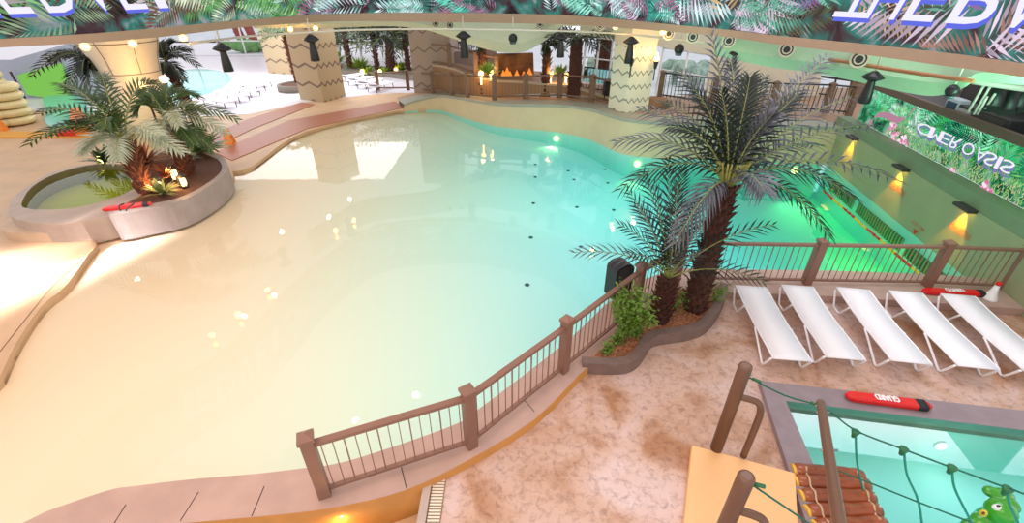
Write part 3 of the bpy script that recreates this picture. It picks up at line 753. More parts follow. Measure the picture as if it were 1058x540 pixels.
# ================================================================ PLATFORM, POSTS, NET, LOGS
PZ = .14
pp = [G(715, 459, PZ), G(822, 488, PZ), G(826, 560, PZ), G(706, 545, PZ)]
m = MB(); m.prism([(p.x, p.y) for p in pp[::-1]], .005 if False else .0, PZ)
tag(m.build('platform', M('beige_rubber', lin(244, 192, 134), .5, var=.04, scale=1), bevel=.02), 'smooth beige platform slab at the start of the log crossing', 'platform')
def handle_post(base, h, label, hx, hy):
    b = Vector(base); t = thing('handle_post', label, 'post', b)
    m = MB(); m.tube([b, b+Vector((0, 0, h-.03)), b+Vector((0, 0, h-.008)), b+Vector((0, 0, h))], [.078, .078, .07, .045], 20); m.build('post', post_m, t)
    e = Vector((hx, hy, PZ)); m = MB(); z = b.z+h*.66
    c = Vector((e.x, e.y, 0)); dd = (Vector((e.x, e.y, 0))-Vector((b.x, b.y, 0)))
    pts = [b+Vector((0, 0, h*.66)), b+dd*.6+Vector((0, 0, h*.66)), b+dd*.85+Vector((0, 0, h*.63)), b+dd*.97+Vector((0, 0, h*.55)), b+dd+Vector((0, 0, h*.42)), Vector((e.x, e.y, PZ))]
    m.tube(smooth_line(pts, 4), .042, 14); m.build('grab_handle', post_m, t)
    m = MB(); q = b+Vector((0.07, .02, h-.2)); m.tube([q, q+Vector((.06, .01, 0))], .01, 6); m.build('eye_bolt', M('steel', lin(170, 170, 170), .3, 1), t)
    return t
bA = G(740, 463, PZ); hA = G(768, 471, PZ); H1 = wall_z(772, 377, bA)-PZ
handle_post(bA, H1, 'brown steel post with bent handle at the far edge of the beige platform', hA.x, hA.y)
topB = (772, 491); zB = PZ+H1; tb = G(*topB, zB)
bB = Vector((tb.x, tb.y, PZ)); handle_post(bB, H1, 'brown steel post with bent handle at the near edge of the beige platform', bB.x+(hA.x-bA.x), bB.y+(hA.y-bA.y))
# slanting pole
cA = G(848, 416, 1.2); cB = G(868, 545, 2.2); cC = cA+(cB-cA)*1.25
t = thing('rope_pole', 'slim brown pole slanting up over the log crossing', 'pole', (cC.x, cC.y, 0))
m = MB(); m.tube([cA, cA.lerp(cB, .02), cB, cC-(cB-cA)*.02, cC+Vector((0, 0, -.1)), Vector((cC.x, cC.y, 0))], .048, 16); m.build('pole', post_m, t)
m = MB()
for px, py in ((853, 421), (855, 432), (862, 485)):
    q = cA+(cB-cA)*((py-416)/129*.95); m.tube([q+Vector((-.07, 0, 0)), q+Vector((.09, 0, 0))], .012, 6)
m.build('eye_bolt', MATS['steel'], t)
rope_m = M('green_rope', lin(20, 110, 88), .6, var=.3, scale=60); rope2_m = M('teal_rope', lin(40, 150, 132), .6, var=.2, scale=60)
r0 = G(851, 421, 1.12); r1 = G(1058, 508, 1.12); nd = (r1-r0).normalized(); npl = Vector((-nd.y, nd.x, 0))
OP = lambda x, y: onplane(x, y, r0, npl)
net = thing('rope_net', 'green rope net stretched beside the log crossing over the small pool', 'rope net', (r0.x, r0.y, 0))
pA = bA+Vector((.09, .02, H1-.22))
ends = r1+nd*1.0
m = MB(); m.tube(smooth_line([pA, pA.lerp(r0, .5)-Vector((0, 0, .05)), r0, OP(884, 444.5), OP(934, 464), OP(984, 483), OP(1041, 504), OP(1058, 510), ends], 4), .010, 6); m.build('top_rope', rope_m, net)
m = MB(); m.tube(smooth_line([OP(866, 486), OP(895, 497), OP(950, 519), OP(1000, 538), OP(1058, 562), OP(1100, 580)], 4), .010, 6); m.build('middle_rope', rope_m, net)
for pts in ([(884, 446), (886, 480), (896, 520), (905, 556)], [(934, 464), (937, 490), (949, 518), (954, 556)], [(984, 483), (986, 503), (1000, 532), (1012, 556)], [(1041, 505), (1043, 520), (1050, 535), (1060, 560)]):
    m = MB(); m.tube(smooth_line([OP(*p) for p in pts], 4), .012, 6); m.build('hanging_rope', rope2_m, net)
    m = MB(); q = OP(*pts[0]); m.lathe(q, [(.02, -.09), (.028, -.05), (.05, .012), (.04, .02)], 8); m.build('clamp', M('green_clamp', lin(40, 110, 70), .4), net)
pB = bB+Vector((.09, .02, H1-.16)); rr = OP(835, 545)
t = thing('guide_rope', 'green guide rope running from the near platform post over the logs', 'rope', pB)
m = MB(); m.tube([pB, pB.lerp(G(850, 550, .9), .5), G(850, 550, .9), G(900, 590, .9)], .010, 6); m.build('rope', rope_m, t)
m = MB(); m.tube([pB+Vector((.03, 0, 0)), pB+Vector((.12, -.02, -.01))], .02, 8); m.build('shackle', MATS['green_clamp'], t)
for q0, tg, lab in ((pA, r0, 1),):
    for k, u in enumerate((.1, .88)):
        m = MB(); a = q0.lerp(tg, u-.04); b = q0.lerp(tg, u+.06); m.tube([a, b], .02, 8); m.build('shackle', MATS['green_clamp'], net)
# logs
log_m = M('varnished_log', lin(160, 78, 34), .3, var=.5, scale=6, bump=.2, coat=.4); cut_m = M('cut_log_end', lin(236, 190, 80), .6, var=.2)
LZ = .06
lgs = [((819, 486), (891, 492)), ((821, 498), (897, 501)), ((827, 513), (902, 514)), ((833, 529), (908, 527)), ((841, 545), (914, 541)), ((848, 562), (920, 556))]
ll_labs = ['topmost varnished brown log of the crossing, farthest from the viewer', 'varnished brown log second from the far side of the crossing', 'varnished brown log third from the far side of the crossing', 'varnished brown log fourth from the far side of the crossing', 'varnished brown log cut by the bottom of the frame', 'varnished brown log nearest the viewer, beyond the frame']
le, re = [], []
for i, ((x0, y0), (x1, y1)) in enumerate(lgs[:5]):
    a = G(x0, y0, LZ); b = G(x1, y1, LZ); d = (b-a).normalized(); r = .102
    t = thing('crossing_log', ll_labs[i], 'log', (a+b)/2, group=None)
    m = MB(); n = 12; m.tube([a.lerp(b, k/n) for k in range(n+1)], [r*(.8 if k in (0, n) else 1+.05*math.sin(k*1.7+i)) for k in range(n+1)], 14); m.build('log', log_m, t)
    m = MB(); m.tube([a-d*.02, a+d*.012], [r*.84, r*.9], 14); m.build('cut_end', cut_m, t); m = MB(); m.tube([b-d*.01, b+d*.006], r*.72, 14); m.build('cut_end', cut_m, t)
    le.append(a.lerp(b, .16)+Vector((0, 0, r+.01))); re.append(a.lerp(b, .88)+Vector((0, 0, r+.01)))
t = thing('binding_rope', 'pale rope binding the varnished logs together', 'rope', le[0])
for L_ in (le, re):
    m = MB(); pts = []
    for k, p in enumerate(L_):
        pts += [p]
        if k < len(L_)-1: pts.append(p.lerp(L_[k+1], .5)-Vector((0, 0, .05)))
    m.tube(smooth_line(pts, 3), .012, 6); m.build('rope', M('pale_rope', lin(196, 172, 140), .8), t)
# green crocodile figure
cf = G(1034, 540, .1); t = thing('crocodile_figure', 'glossy green crocodile figure standing in the small pool behind the rope net', 'figure', (cf.x, cf.y, -.85))
def blob(parts, name, mat, root, vox=.018):
    m = MB()
    for c, r, rot in parts: m.sph(c, r, 16, 10, rot)
    o = m.build(name, mat, root); md = o.modifiers.new('r', 'REMESH'); md.mode = 'VOXEL'; md.voxel_size = vox; md.use_smooth_shade = True
    md = o.modifiers.new('s', 'SMOOTH'); md.iterations = 4; return o
TW = lambda p, d: p+(E0-p).normalized()*d
hp = lambda x, y, dz=0: G(x, y, .35)+Vector((0, 0, dz))
h0 = hp(1034, 528)
parts = [(h0, (.15, .15, .14), None), (hp(1036, 512), (.13, .10, .07), None), (hp(1024, 508), (.09, .08, .055), None), (h0+Vector((.05, 0, -.3)), (.2, .18, .35), None), (h0+Vector((.03, 0, -.75)), (.26, .22, .45), None), (hp(1044, 522), (.08, .1, .09), None), (h0+Vector((-.22, -.02, -.25)), (.12, .08, .07), None), (h0+Vector((-.12, 0, -.2)), (.1, .1, .08), None)]
blob(parts, 'body', M('glossy_green', lin(60, 170, 20), .2, var=.25, scale=5, coat=.6), t)
m = MB(); ec = TW(hp(1031, 524), .13); m.sph(ec, (.062, .04, .04)); m.build('eye', white_m, t)
m = MB(); m.sph(TW(ec, .034)+Vector((.01, .01, .01)), (.026, .014, .014)); m.build('pupil', black_m, t)
m = MB(); nc = TW(hp(1016, 530), .08); m.sph(nc, (.035, .035, .05)); m.build('nostril', M('yellow_paint', lin(220, 200, 60), .3), t)
m = MB(); m.sph(TW(nc, .034), (.012, .014, .026)); m.build('nostril_hole', M('brown_paint', lin(120, 60, 20), .4), t)
# ================================================================ DEEP END DETAILS
# lane rope
t = thing('lane_rope', 'red and yellow float rope across the deep end along the grilles', 'lane rope', G(900, 240, W))
la, lb_ = G(851, 197, W+.02), G(975, 305, W+.02); segs = 26
for nm, mt_, par in (('red_floats', red_m, 0), ('yellow_floats', M('yellow_float', lin(250, 200, 20), .4), 1)):
    for g in range(0, segs, 3):
        if (g//3) % 2 != par: continue
        m = MB()
        for k in range(g, min(g+3, segs)): m.tube([la.lerp(lb_, k/segs), la.lerp(lb_, (k+.97)/segs)], .03, 8)
        m.build('float', mt_, t)
# grilles in the wave chamber wall
grs = [((863, 187), (885, 205)), ((890, 209.5), (936, 247)), ((941, 252.5), (985, 289))]
glab = ['dark slotted underwater grille nearest the far corner of the deep end', 'dark slotted underwater grille midway along the deep end wall', 'dark slotted underwater grille seen through the railing']
for i, (p, q) in enumerate(grs):
    P = onplane(*p, A_c, wn_)-wn_*.03; Q = onplane(*q, A_c, wn_)-wn_*.03
    print('grille z', P.z, Q.z)
    t = thing('wave_grille', glab[i], 'grille', P); zb = (P.z+Q.z)/2-.36
    m = MB(); m.add([P, Q, Vector((Q.x, Q.y, zb)), Vector((P.x, P.y, zb))], [[0, 1, 2, 3]]); m.build('opening', M('grille_dark', lin(30, 74, 50), .8), t)
    m = MB(); n = int((Q-P).length/.13)
    for k in range(n+1):
        c = P.lerp(Q, k/n); m.box((c.x-wn_.x*.02, c.y-wn_.y*.02, (c.z+zb)/2), (.035, .035, c.z-zb))
    m.build('bars', M('grille_bar', lin(120, 160, 100), .6), t)
# underwater lamps
for i, (x, y, lab, e) in enumerate([(577, 141, 'yellow underwater lamp glowing below the curved back wall', 26), (655, 170, 'yellow underwater lamp by the back wall behind the palm fronds', 22), (817, 177, 'yellow-green underwater lamp near the deep end corner', 60)]):
    q = G(x, y, W-.35); j = min(range(len(bw)), key=lambda k: (Vector((bw[k].x, bw[k].y))-Vector((q.x, q.y))).length)
    q = Vector((bw[j].x, bw[j].y, W-.3))-nrm[j]*.04
    m = MB(); m.tube([q, q-nrm[j]*.03], .12, 16); tag(m.build('pool_lamp', EM('yellow_lens', (1, .85, .25), 4)), lab, 'lamp')
    l = light('underwater_glow', 'SPOT', q-nrm[j]*.12, e*2.2, (1, .85, .25), .08, q-nrm[j]*2.0+Vector((0, 0, -1.2))); l.data.spot_size = R(85); l.data.spot_blend = .9
for s, e in ((2.5, 12), (5.5, 26)):
    light('underwater_glow', 'AREA', rp(s, -.9, W-.12), e, (1, .62, .03), (1.2, .5), rp(s, -1.2, W-2))
# small dark floor inlets
for i, (x, y) in enumerate([(553, 170), (553, 183), (551, 210), (548.5, 245.5), (544.5, 294.5), (587, 176.5), (593, 185.6), (596, 214), (625, 175), (628, 189), (634, 217), (600, 255)]):
    q = G(x, y, -1.2)
    for _ in range(6): q = G(x, y, pool_depth(q.x, q.y))
    m = MB(); m.lathe((q.x, q.y, q.z), [(.06, 0), (.06, .02), (.03, .025)], 12)
    tag(m.build('floor_inlet', M('inlet_dark', lin(40, 80, 90), .5)), 'small dark round inlet on the pool floor', 'inlet', 'dark inlets dotted over the pool floor')
# wall lamps on the right wall + red writing
red_t = M('red_wall_print', lin(206, 60, 20), .6)
# parameters: distance s along wall from the corner
def s_of(x, y):
    p = onplane(x, y, A_c, wn_); return (A_c-p).dot(wd), p.z
wl = [(885, 140, 'dark wall lamp nearest the far corner, throwing amber light down the olive wall'), (937, 170, 'middle dark wall lamp on the olive wall, amber light beneath'), (1005, 211, 'dark wall lamp nearest the viewer on the olive wall')]
for x, y, lab in wl:
    s, z = s_of(x, y); z = RZ-.02
    t = thing('wall_lamp', lab, 'lamp', rp(s, -.05, z))
    rot = Matrix.Rotation(math.atan2(wd.y, wd.x), 3, 'Z')
    m = MB(); m.box(rp(s, -.11, z), (.55, .22, .08), rot, .02); m.build('housing', dark_m, t)
    m = MB(); m.box(rp(s, -.11, z-.045), (.44, .14, .01), rot); m.build('lens', EM('amber_lens', (1, .6, .1), 5), t)
    l = light('amber_wash', 'SPOT', rp(s, -.10, z-.06), 150, (1, .40, .012), .02, rp(s, -.02, z-1.3)); l.data.spot_size = R(66); l.data.spot_blend = .35
def rtext(body, x0, y0, x1, y1, h, flip=True):
    s0, z0 = s_of(x0, y0); s1, z1 = s_of(x1, y1); z = (z0+z1)/2
    m = MB(); put_text(m, body, lambda u, v: rp(u, -.035, v), s0, s1, z-h/2, z+h/2, flip)
    return m
for (x0, y0, x1, y1, lab) in ((983, 232, 1004, 246, 'red warning lettering under the nearest wall lamp'), (921, 190, 936, 201, 'red warning lettering under the middle wall lamp')):
    o = rtext('다이빙금지', x0, y0, x1, y1, .17).build('wall_lettering', red_t); tag(o, lab, 'lettering')
o = rtext('수심 1.5M', 943, 229.5, 957, 237, .11); s, z = s_of(947, 239)
o.add([rp(s-.1, -.035, z+.04), rp(s+.1, -.035, z+.04), rp(s, -.035, z-.1)], [[0, 1, 2]]); tag(o.build('wall_lettering', red_t), 'red depth mark with a small triangle just above the waterline', 'lettering')

# ================================================================ LED SCREENS
pal_r = [lin(60, 170, 120), lin(90, 200, 140), lin(30, 110, 80), lin(140, 220, 180), lin(20, 70, 60), lin(200, 230, 215), lin(60, 160, 80), lin(40, 180, 110), lin(110, 180, 100)]
pal_t = [lin(120, 190, 190), lin(70, 150, 150), lin(210, 220, 230), lin(50, 60, 60), lin(150, 110, 120), lin(120, 80, 70), lin(40, 110, 90), lin(230, 210, 235), lin(90, 160, 110), lin(160, 130, 90)]
def art_frond(mb, fn, u, v, ang, L, pal, rnd, nl=13, ll=.4, base=None):
    col = base or rnd.choice(pal); curl = rnd.uniform(-.9, .9)
    for side in (-1, 1):
        for i in range(nl):
            t = .12+.88*i/nl; a = ang+curl*t*.6; px = u+math.cos(ang+curl*t*.3)*L*t; py = v+math.sin(ang+curl*t*.3)*L*t
            la = a+side*(1.15-.6*t); l = L*ll*(.4+.6*math.sin(math.pi*min(1, t*.8+.15)))
            kk = rnd.uniform(.55, 1.4); c = tuple(q*kk for q in col); w = L*.022
            dx, dy = math.cos(la), math.sin(la)
            pts = [(px-dy*w*.4, py+dx*w*.4), (px+dx*l*.5-dy*w, py+dy*l*.5+dx*w), (px+dx*l, py+dy*l), (px+dx*l*.5+dy*w, py+dy*l*.5-dx*w)]
            yield pts, c
def art(fn, u0, u1, v0, v1, n, pal, seed, layer0=1, Lr=(.4, 1.0), eps=.0015, colf=None):
    rnd = random.Random(seed); mb = MB()
    for k in range(n):
        u = rnd.uniform(u0, u1); v = rnd.uniform(v0, v1); ang = rnd.uniform(-.4, math.pi+.4); lay = layer0+k/n*8
        base = colf(u, v, rnd) if colf else None
        for pts, c in art_frond(mb, fn, u, v, ang, rnd.uniform(*Lr), pal, rnd, base=base):
            q = [(min(max(a, u0), u1), min(max(b, v0), v1)) for a, b in pts]
            mb.add([fn(a, b, lay*eps) for a, b in q], [[0, 1, 2, 3]], c)
    return mb
def noise_screen_mat(name, cols, scale, strength):
    m = bpy.data.materials.new(name); m.use_nodes = True; nt = m.node_tree; nt.nodes.clear()
    tc = nt.nodes.new('ShaderNodeTexCoord'); n = nt.nodes.new('ShaderNodeTexNoise'); n.inputs['Scale'].default_value = scale; n.inputs['Detail'].default_value = 6; n.inputs['Distortion'].default_value = 1.5
    nt.links.new(tc.outputs['Object'], n.inputs['Vector']); cr = nt.nodes.new('ShaderNodeValToRGB')
    e = cr.color_ramp.elements; e[0].position = .3; e[0].color = (*cols[0], 1); e[1].position = .7; e[1].color = (*cols[-1], 1)
    for i, c in enumerate(cols[1:-1]): k = e.new(.3+.4*(i+1)/(len(cols)-1)); k.color = (*c, 1)
    nt.links.new(n.outputs['Fac'], cr.inputs['Fac']); em = nt.nodes.new('ShaderNodeEmission'); em.inputs[1].default_value = strength
    nt.links.new(cr.outputs['Color'], em.inputs[0]); o = nt.nodes.new('ShaderNodeOutputMaterial'); nt.links.new(em.outputs[0], o.inputs[0]); return m
picM = EMattr('screen_picture', .85)
# right wall screen
def sspl(x, y): p = onplane(x, y, rp(0, ledge, 0), wn_); return (A_c-p).dot(wd), p.z
RS0 = sspl(884, 128)[0]; RS1 = LEN
sz0 = RZ+.31; zt1 = sspl(928, 95)[1]; zt2 = sspl(1056, 162)[1]; sz1 = (zt1+zt2)/2
print('right screen', RS0, RS1, sz0, zt1, zt2)
SR = lambda u, v, e=0: rp(u, ledge-.02-e, v)
scr = thing('led_screen', 'long wall screen showing jungle plants and white letters above the olive wall', 'screen', rp(RS0, ledge, sz0))
m = MB(); m.add([SR(RS0, sz0, -.01), SR(RS1, sz0, -.01), SR(RS1, sz1, -.01), SR(RS0, sz1, -.01), SR(RS0, sz0, -.12), SR(RS1, sz0, -.12), SR(RS1, sz1, -.12), SR(RS0, sz1, -.12)], [[0, 1, 2, 3], [4, 5, 6, 7][::-1], [3, 2, 6, 7], [0, 4, 5, 1], [0, 3, 7, 4]])
m.build('panel', noise_screen_mat('jungle_ground', [lin(10, 40, 30), lin(40, 120, 80), lin(120, 180, 150), lin(190, 150, 160)], 1.6, .8), scr)
art(SR, RS0, RS1, sz0+.35, sz1, 130, pal_r, 3, Lr=(.6, 1.3)).build('foliage_picture', picM, scr)
# grass band
rnd = random.Random(9); mb = MB()
for k in range(1500):
    u = rnd.uniform(RS0+2, RS1); v = sz0+rnd.random()*.42*(1 if u < RS0+14 else .7); h = rnd.uniform(.05, .12); c = rnd.choice([lin(150, 200, 110), lin(180, 215, 150), lin(110, 180, 90), lin(200, 180, 160), lin(80, 160, 90)])
    mb.add([SR(u-.015, v, .018), SR(u+.015, v, .018), SR(u+rnd.uniform(-.06, .06), min(v+h, sz1), .018)], [[0, 1, 2]], c)
mb.build('grass_picture', picM, scr)
mb = MB()
for (x, y, r) in [(925, 140, .5), (935, 146, .42), (893, 103, .3), (925, 130, .3), (1020, 195, .35), (985, 178, .2)]:
    u, v = sspl(x, y); mb = MB()
    for k in range(26):
        w = rnd.uniform(0, 6.28); q = rnd.uniform(0, r*.6); l = .12
        a, b = u+q*math.cos(w), min(max(v+q*math.sin(w)*.7, sz0), sz1-.1); c = rnd.choice([lin(240, 190, 215), lin(220, 150, 180), lin(250, 220, 235), lin(200, 120, 150)])
        mb.add([SR(a-l*.6, b, .02+k*.0004), SR(a, b-l*.4, .02+k*.0004), SR(a+l*.6, b, .02+k*.0004), SR(a, min(b+l*.5, sz1), .02+k*.0004)], [[0, 1, 2, 3]], c)
    mb.build('blossom_picture', picM, scr)
mb = MB(); pts = [sspl(x, y) for x, y in [(900, 133), (902, 125), (908, 119), (917, 119), (926, 123), (934, 124), (942, 118), (948, 110)]]
pts = smooth_line([(a, b, 0) for a, b in pts], 4); wv = .10
mb.strip([SR(p.x-wv*.8, min(sz1, p.y-wv), .033) for p in pts], [SR(p.x+wv*.8, min(sz1, p.y+wv), .033) for p in pts], lin(176, 130, 150)); mb.build('branch_picture', picM, scr)
lt = [('C', 946, 958), ('I', 958, 961), ('M', 961, 969), ('E', 969, 979), ('R', 980, 989), ('O', 992, 1003), ('A', 1005, 1016), ('S', 1015, 1025), ('I', 1026, 1030), ('S', 1031, 1043)]
mbw = MB(); mbs = MB(); y0l, x0l = 140, 948
for ch_, xa, xb in lt:
    ya = 141+(xa-948)*.485; yb = 141+(xb-948)*.485
    mbs = MB(); mbw = mbs; u0, v0 = sspl(xa, ya); u1, v1 = sspl(xb, yb); vm = sz0+.60
    put_text(mbs, ch_, lambda u, v: SR(u, v, .036), u0+.03, u1+.03, vm-.20, vm+.09, True, col=lin(120, 120, 175))
    put_text(mbw, ch_, lambda u, v: SR(u, v, .040), u0, u1, vm-.12, vm+.15, True, col=lin(238, 232, 250)); mbs.build('letter', picM, scr)

# ring screen
ring_px = [(0, 42, 49), (90, 36.5, 44), (166, 30, 38), (260, 21, 27), (350, 15, 22), (450, 14, 23), (529, 15, 24), (600, 17.5, 26), (700, 27, 33), (760, 33, 39), (800, 38, 45), (900, 48, 57), (980, 57, 68), (1058, 68, 79)]
rg = [G(x, y, 4.6) for x, y, _ in ring_px]
rg = [rg[0]+(rg[0]-rg[1])*2+Vector((.6, -1.5, 0)), rg[0]+(rg[0]-rg[1])*1]+rg+[rg[-1]+(rg[-1]-rg[-2])*1.2, rg[-1]+(rg[-1]-rg[-2])*3]
rs = smooth_line(rg, 6)
cum = [0]
for a, b in zip(rs, rs[1:]): cum.append(cum[-1]+(b-a).length)
def ring_at(u):
    u = min(max(u, 0), cum[-1]-1e-6)
    lo, hi = 0, len(cum)-1
    while hi-lo > 1:
        md = (lo+hi)//2
        if cum[md] <= u: lo = md
        else: hi = md
    t = (u-cum[lo])/(cum[hi]-cum[lo]); return rs[lo].lerp(rs[hi], t), (rs[hi]-rs[lo]).normalized()
def SRing(u, v, e=0):
    p, t = ring_at(u); n = Vector((t.y, -t.x, 0))     # toward the viewer
    if n.dot(-p) < 0: n = -n
    return Vector((p.x, p.y, v))+n*e
def ring_u(x):     # u of the ring at photo column x
    best = min(range(len(rs)), key=lambda k: abs((529+F*rs[k].x/(rs[k].y*cp+(EYE-4.6)*sp_))-x) if rs[k].y > 3 else 1e9)
    k = best; f = lambda q: 529+F*q.x/(q.y*cp+(EYE-4.6)*sp_)
    for a in (k-1, k):
        if 0 <= a < len(rs)-1:
            xa, xb = f(rs[a]), f(rs[a+1])
            if min(xa, xb) <= x <= max(xa, xb): return cum[a]+(cum[a+1]-cum[a])*(x-xa)/(xb-xa)
    return cum[k]
RB, RT = 4.62, 6.9
rsr = thing('led_screen', 'huge curved screen hanging over the pool, showing palm fronds and blue-edged letters', 'screen', (0, 15, RB))
m = MB(); m.strip([SRing(u, RB, -.01) for u in cum], [SRing(u, RT, -.01) for u in cum], smooth=False); m.strip([SRing(u, RT, -.25) for u in cum], [SRing(u, RB, -.25) for u in cum], smooth=False); m.strip([SRing(u, RT, -.01) for u in cum], [SRing(u, RT, -.25) for u in cum], smooth=False)
m.build('panel', noise_screen_mat('ring_ground', [lin(20, 30, 26), lin(80, 60, 66), lin(60, 130, 120), lin(170, 160, 170)], 1.1, .8), rsr)
def colring(u, v, rnd):
    x = (u-ring_u(0))/(ring_u(1058)-ring_u(0))
    if x < .16: return rnd.choice([lin(110, 80, 70), lin(140, 160, 130), lin(60, 50, 44), lin(180, 170, 170), lin(120, 170, 110)])
    if x < .3: return rnd.choice([lin(140, 190, 120), lin(90, 150, 90), lin(170, 200, 190), lin(200, 210, 180)])
    if x < .8: return rnd.choice([lin(100, 200, 180), lin(60, 150, 140), lin(200, 225, 230), lin(40, 70, 70), lin(160, 110, 140), lin(150, 220, 200)])
    return rnd.choice([lin(210, 190, 210), lin(160, 120, 110), lin(90, 90, 70), lin(190, 160, 120), lin(110, 170, 150), lin(150, 110, 170)])
art(SRing, ring_u(0)-2, ring_u(1058)+1.5, RB+.02, RB+1.5, 300, pal_t, 5, Lr=(.8, 2.0), colf=colring).build('frond_picture', picM, rsr)
mbw = MB(); mbs = MB()
def rl(ch_, x0, x1, zb, flip, shear, hh=1.0):
    u0, u1 = ring_u(x0), ring_u(x1); mbs = MB(); mbw = mbs
    put_text(mbs, ch_, lambda u, v: SRing(u, v, .03), u0+.015, u1+.015, zb-.07, zb+hh-.05, flip, shear=shear, col=lin(100, 110, 225))
    put_text(mbw, ch_, lambda u, v: SRing(u, v, .04), u0, u1, zb, zb+hh, flip, shear=shear, col=lin(240, 236, 252)); mbs.build('letter', picM, rsr)
for ch_, a, b in (('T', 853, 884), ('H', 884, 914), ('E', 921, 952), ('P', 964, 1004), ('A', 1010, 1054), ('R', 1057, 1090)): rl(ch_, a, b, 5.03, True, .16, .7)
for ch_, a, b in (('I', -6, 14), ('E', 22, 48), ('D', 62, 95), ('V', 104, 130), ('E', 137, 160), ('I', 170, 180)): rl(ch_, a, b, 5.05, False, -.25, .9)

# trim under the ring screen
zlow = []
us = [ring_u(x) for x, _, _ in ring_px]
def trim_z(u):
    zz = []
    for (x, y, yl), uu in zip(ring_px, us):
        P = ring_at(uu)[0]; zz.append((uu, wall_z(x, yl, P)))
    return interp(u, zz)
zlow = [min(4.5, max(4.2, trim_z(u))) for u in cum]
m = MB(); m.strip([SRing(u, RB+.01, .04) for u in cum], [SRing(u, z, .04) for u, z in zip(cum, zlow)], smooth=False)
m.strip([SRing(u, RB+.01, -.25) for u in cum], [SRing(u, z, -.25) for u, z in zip(cum, zlow)], smooth=False)
m.strip([SRing(u, z, .04) for u, z in zip(cum, zlow)], [SRing(u, z, -.25) for u, z in zip(cum, zlow)], smooth=False)
m.strip([SRing(u, RB+.01, .04) for u in cum], [SRing(u, RB+.01, -.25) for u in cum], smooth=False)
struct(m.build('trim_10', tan_trim))

# ================================================================ BULKHEAD behind the ring
def off_ring(x, d):
    p = ring_at(ring_u(x))[0]; r = Vector((p.x, p.y, 0)); L = r.length; return r*((L+d)/L)
bk_px = [(262, 29, 1.5), (330, 29, 1.5), (400, 27, 1.5), (434, 30, 1.8), (457, 36, 2.2), (483, 45, 2.6), (511, 53, 2.8), (530, 54.5, 2.8), (546, 52, 2.8), (567, 39, 2.6), (580, 27, 2.0)]
def bulkhead(pts, mat, name, extra=None):
    top_ = []; bot = []; sp2 = smooth_line([Vector((x, y, d)) for x, y, d in pts], 4)
    for q in sp2:
        P = off_ring(q.x, q.z); r = ray(q.x, q.y); s = math.hypot(P.x, P.y)/math.hypot(r.x, r.y)
        b = E0+r*s; bot.append(b); top_.append(Vector((b.x, b.y, 4.75)))
    # bottom curls under, away from the viewer
    curl = [b+Vector((b.x, b.y, 0)).normalized()*.5+Vector((0, 0, .25)) for b in bot]
    far = [b+Vector((b.x, b.y, 0)).normalized()*3.0+Vector((0, 0, .6)) for b in bot]
    mid = [b+(t-b)*.25-Vector((b.x, b.y, 0)).normalized()*.25 for b, t in zip(bot, top_)]
    m = MB(); m.strip(top_, mid); m.strip(mid, bot); m.strip(bot, curl); m.strip(curl, far)
    return struct(m.build(name, mat))
bulkhead(bk_px, bulk_m, 'ceiling')
bulkhead([(737, 57, 2.0), (760, 62, 2.0), (800, 70, 2.0), (840, 75, 2.0), (884, 84, 2.2), (944, 97, 2.4), (970, 98.5, 2.4), (995, 91, 2.2), (1011, 84, 2.2), (1058, 88, 2.4), (1110, 92, 2.4)], M('pale_green_plaster', lin(176, 206, 170), .7, var=.05), 'ceiling')
bulkhead([(575, 27, 1.6), (620, 27, 1.6), (642, 28, 1.6)], cream_m, 'ceiling')
m = MB(); e_ = outer[-1]; m.add([(e_.x-.1, e_.y-.4, 1.2), (A_c.x+8, e_.y-1.2, 1.2), (A_c.x+10, 24, 1.2), (e_.x-1, 24, 1.2)], [[0, 1, 2, 3]]); struct(m.build('floor', MATS['upper_walk']))
# back wall around the right-hand window
YW = 22.0
def panel(name, pts, Y, mat, th=.2):
    m = MB(); a = [D(x, y, Y) for x, y in pts]; n = len(a); vs = a+[p+Vector((0, th, 0)) for p in a]
    m.add(vs, [list(range(n)), list(range(2*n-1, n-1, -1))]+[[i, n+i, n+(i+1) % n, (i+1) % n] for i in range(n)]); return struct(m.build(name, mat))
panel('wall_back', [(600, 22), (760, 30), (760, 62), (737, 57), (686, 49), (645, 42), (608, 37), (600, 36)], YW, cream_m)
panel('wall_back', [(737, 57), (850, 70), (842, 120), (726, 108)], YW, cream_m)
panel('wall_back', [(885, 70), (935, 80), (925, 135), (872, 125)], YW, M('rock_relief', lin(150, 130, 96), .9, var=.5, scale=3, bump=1, bscale=5))
def window(name, x0, y0, x1, y1, x2, y2, x3, y3, Y, label_mullions=2, mat=None):
    a, b, c, d = D(x0, y0, Y), D(x1, y1, Y), D(x2, y2, Y), D(x3, y3, Y)
    t = bpy.data.objects.new(name, None); C.objects.link(t); t.location = a; struct(t)
    m = MB()
    for k in range(label_mullions+2):
        u = k/(label_mullions+1); m.tube([a.lerp(b, u), d.lerp(c, u)], .05, 4)
    m.tube([a, b], .05, 4); m.tube([d, c], .05, 4); m.tube([a.lerp(d, .45), b.lerp(c, .45)], .03, 4)
    m.build('window_frame', mat or white_m, t)
    g = MB(); g.add([a, b, c, d], [[0, 1, 2, 3]]); g.build('pane', water_glass, t)
water_glass = water_mat('window_glass', None, .0, (.97, .99, 1))
window('window_1', 686, 49, 737, 57, 727, 106, 677, 97, YW+.1, 1)
window('window_2', 606, 37, 647, 42, 642, 90, 601, 85, YW+.1, 2)
window('window_3', 842, 78, 886, 84, 874, 122, 834, 116, YW+.1, 1, dark_m)
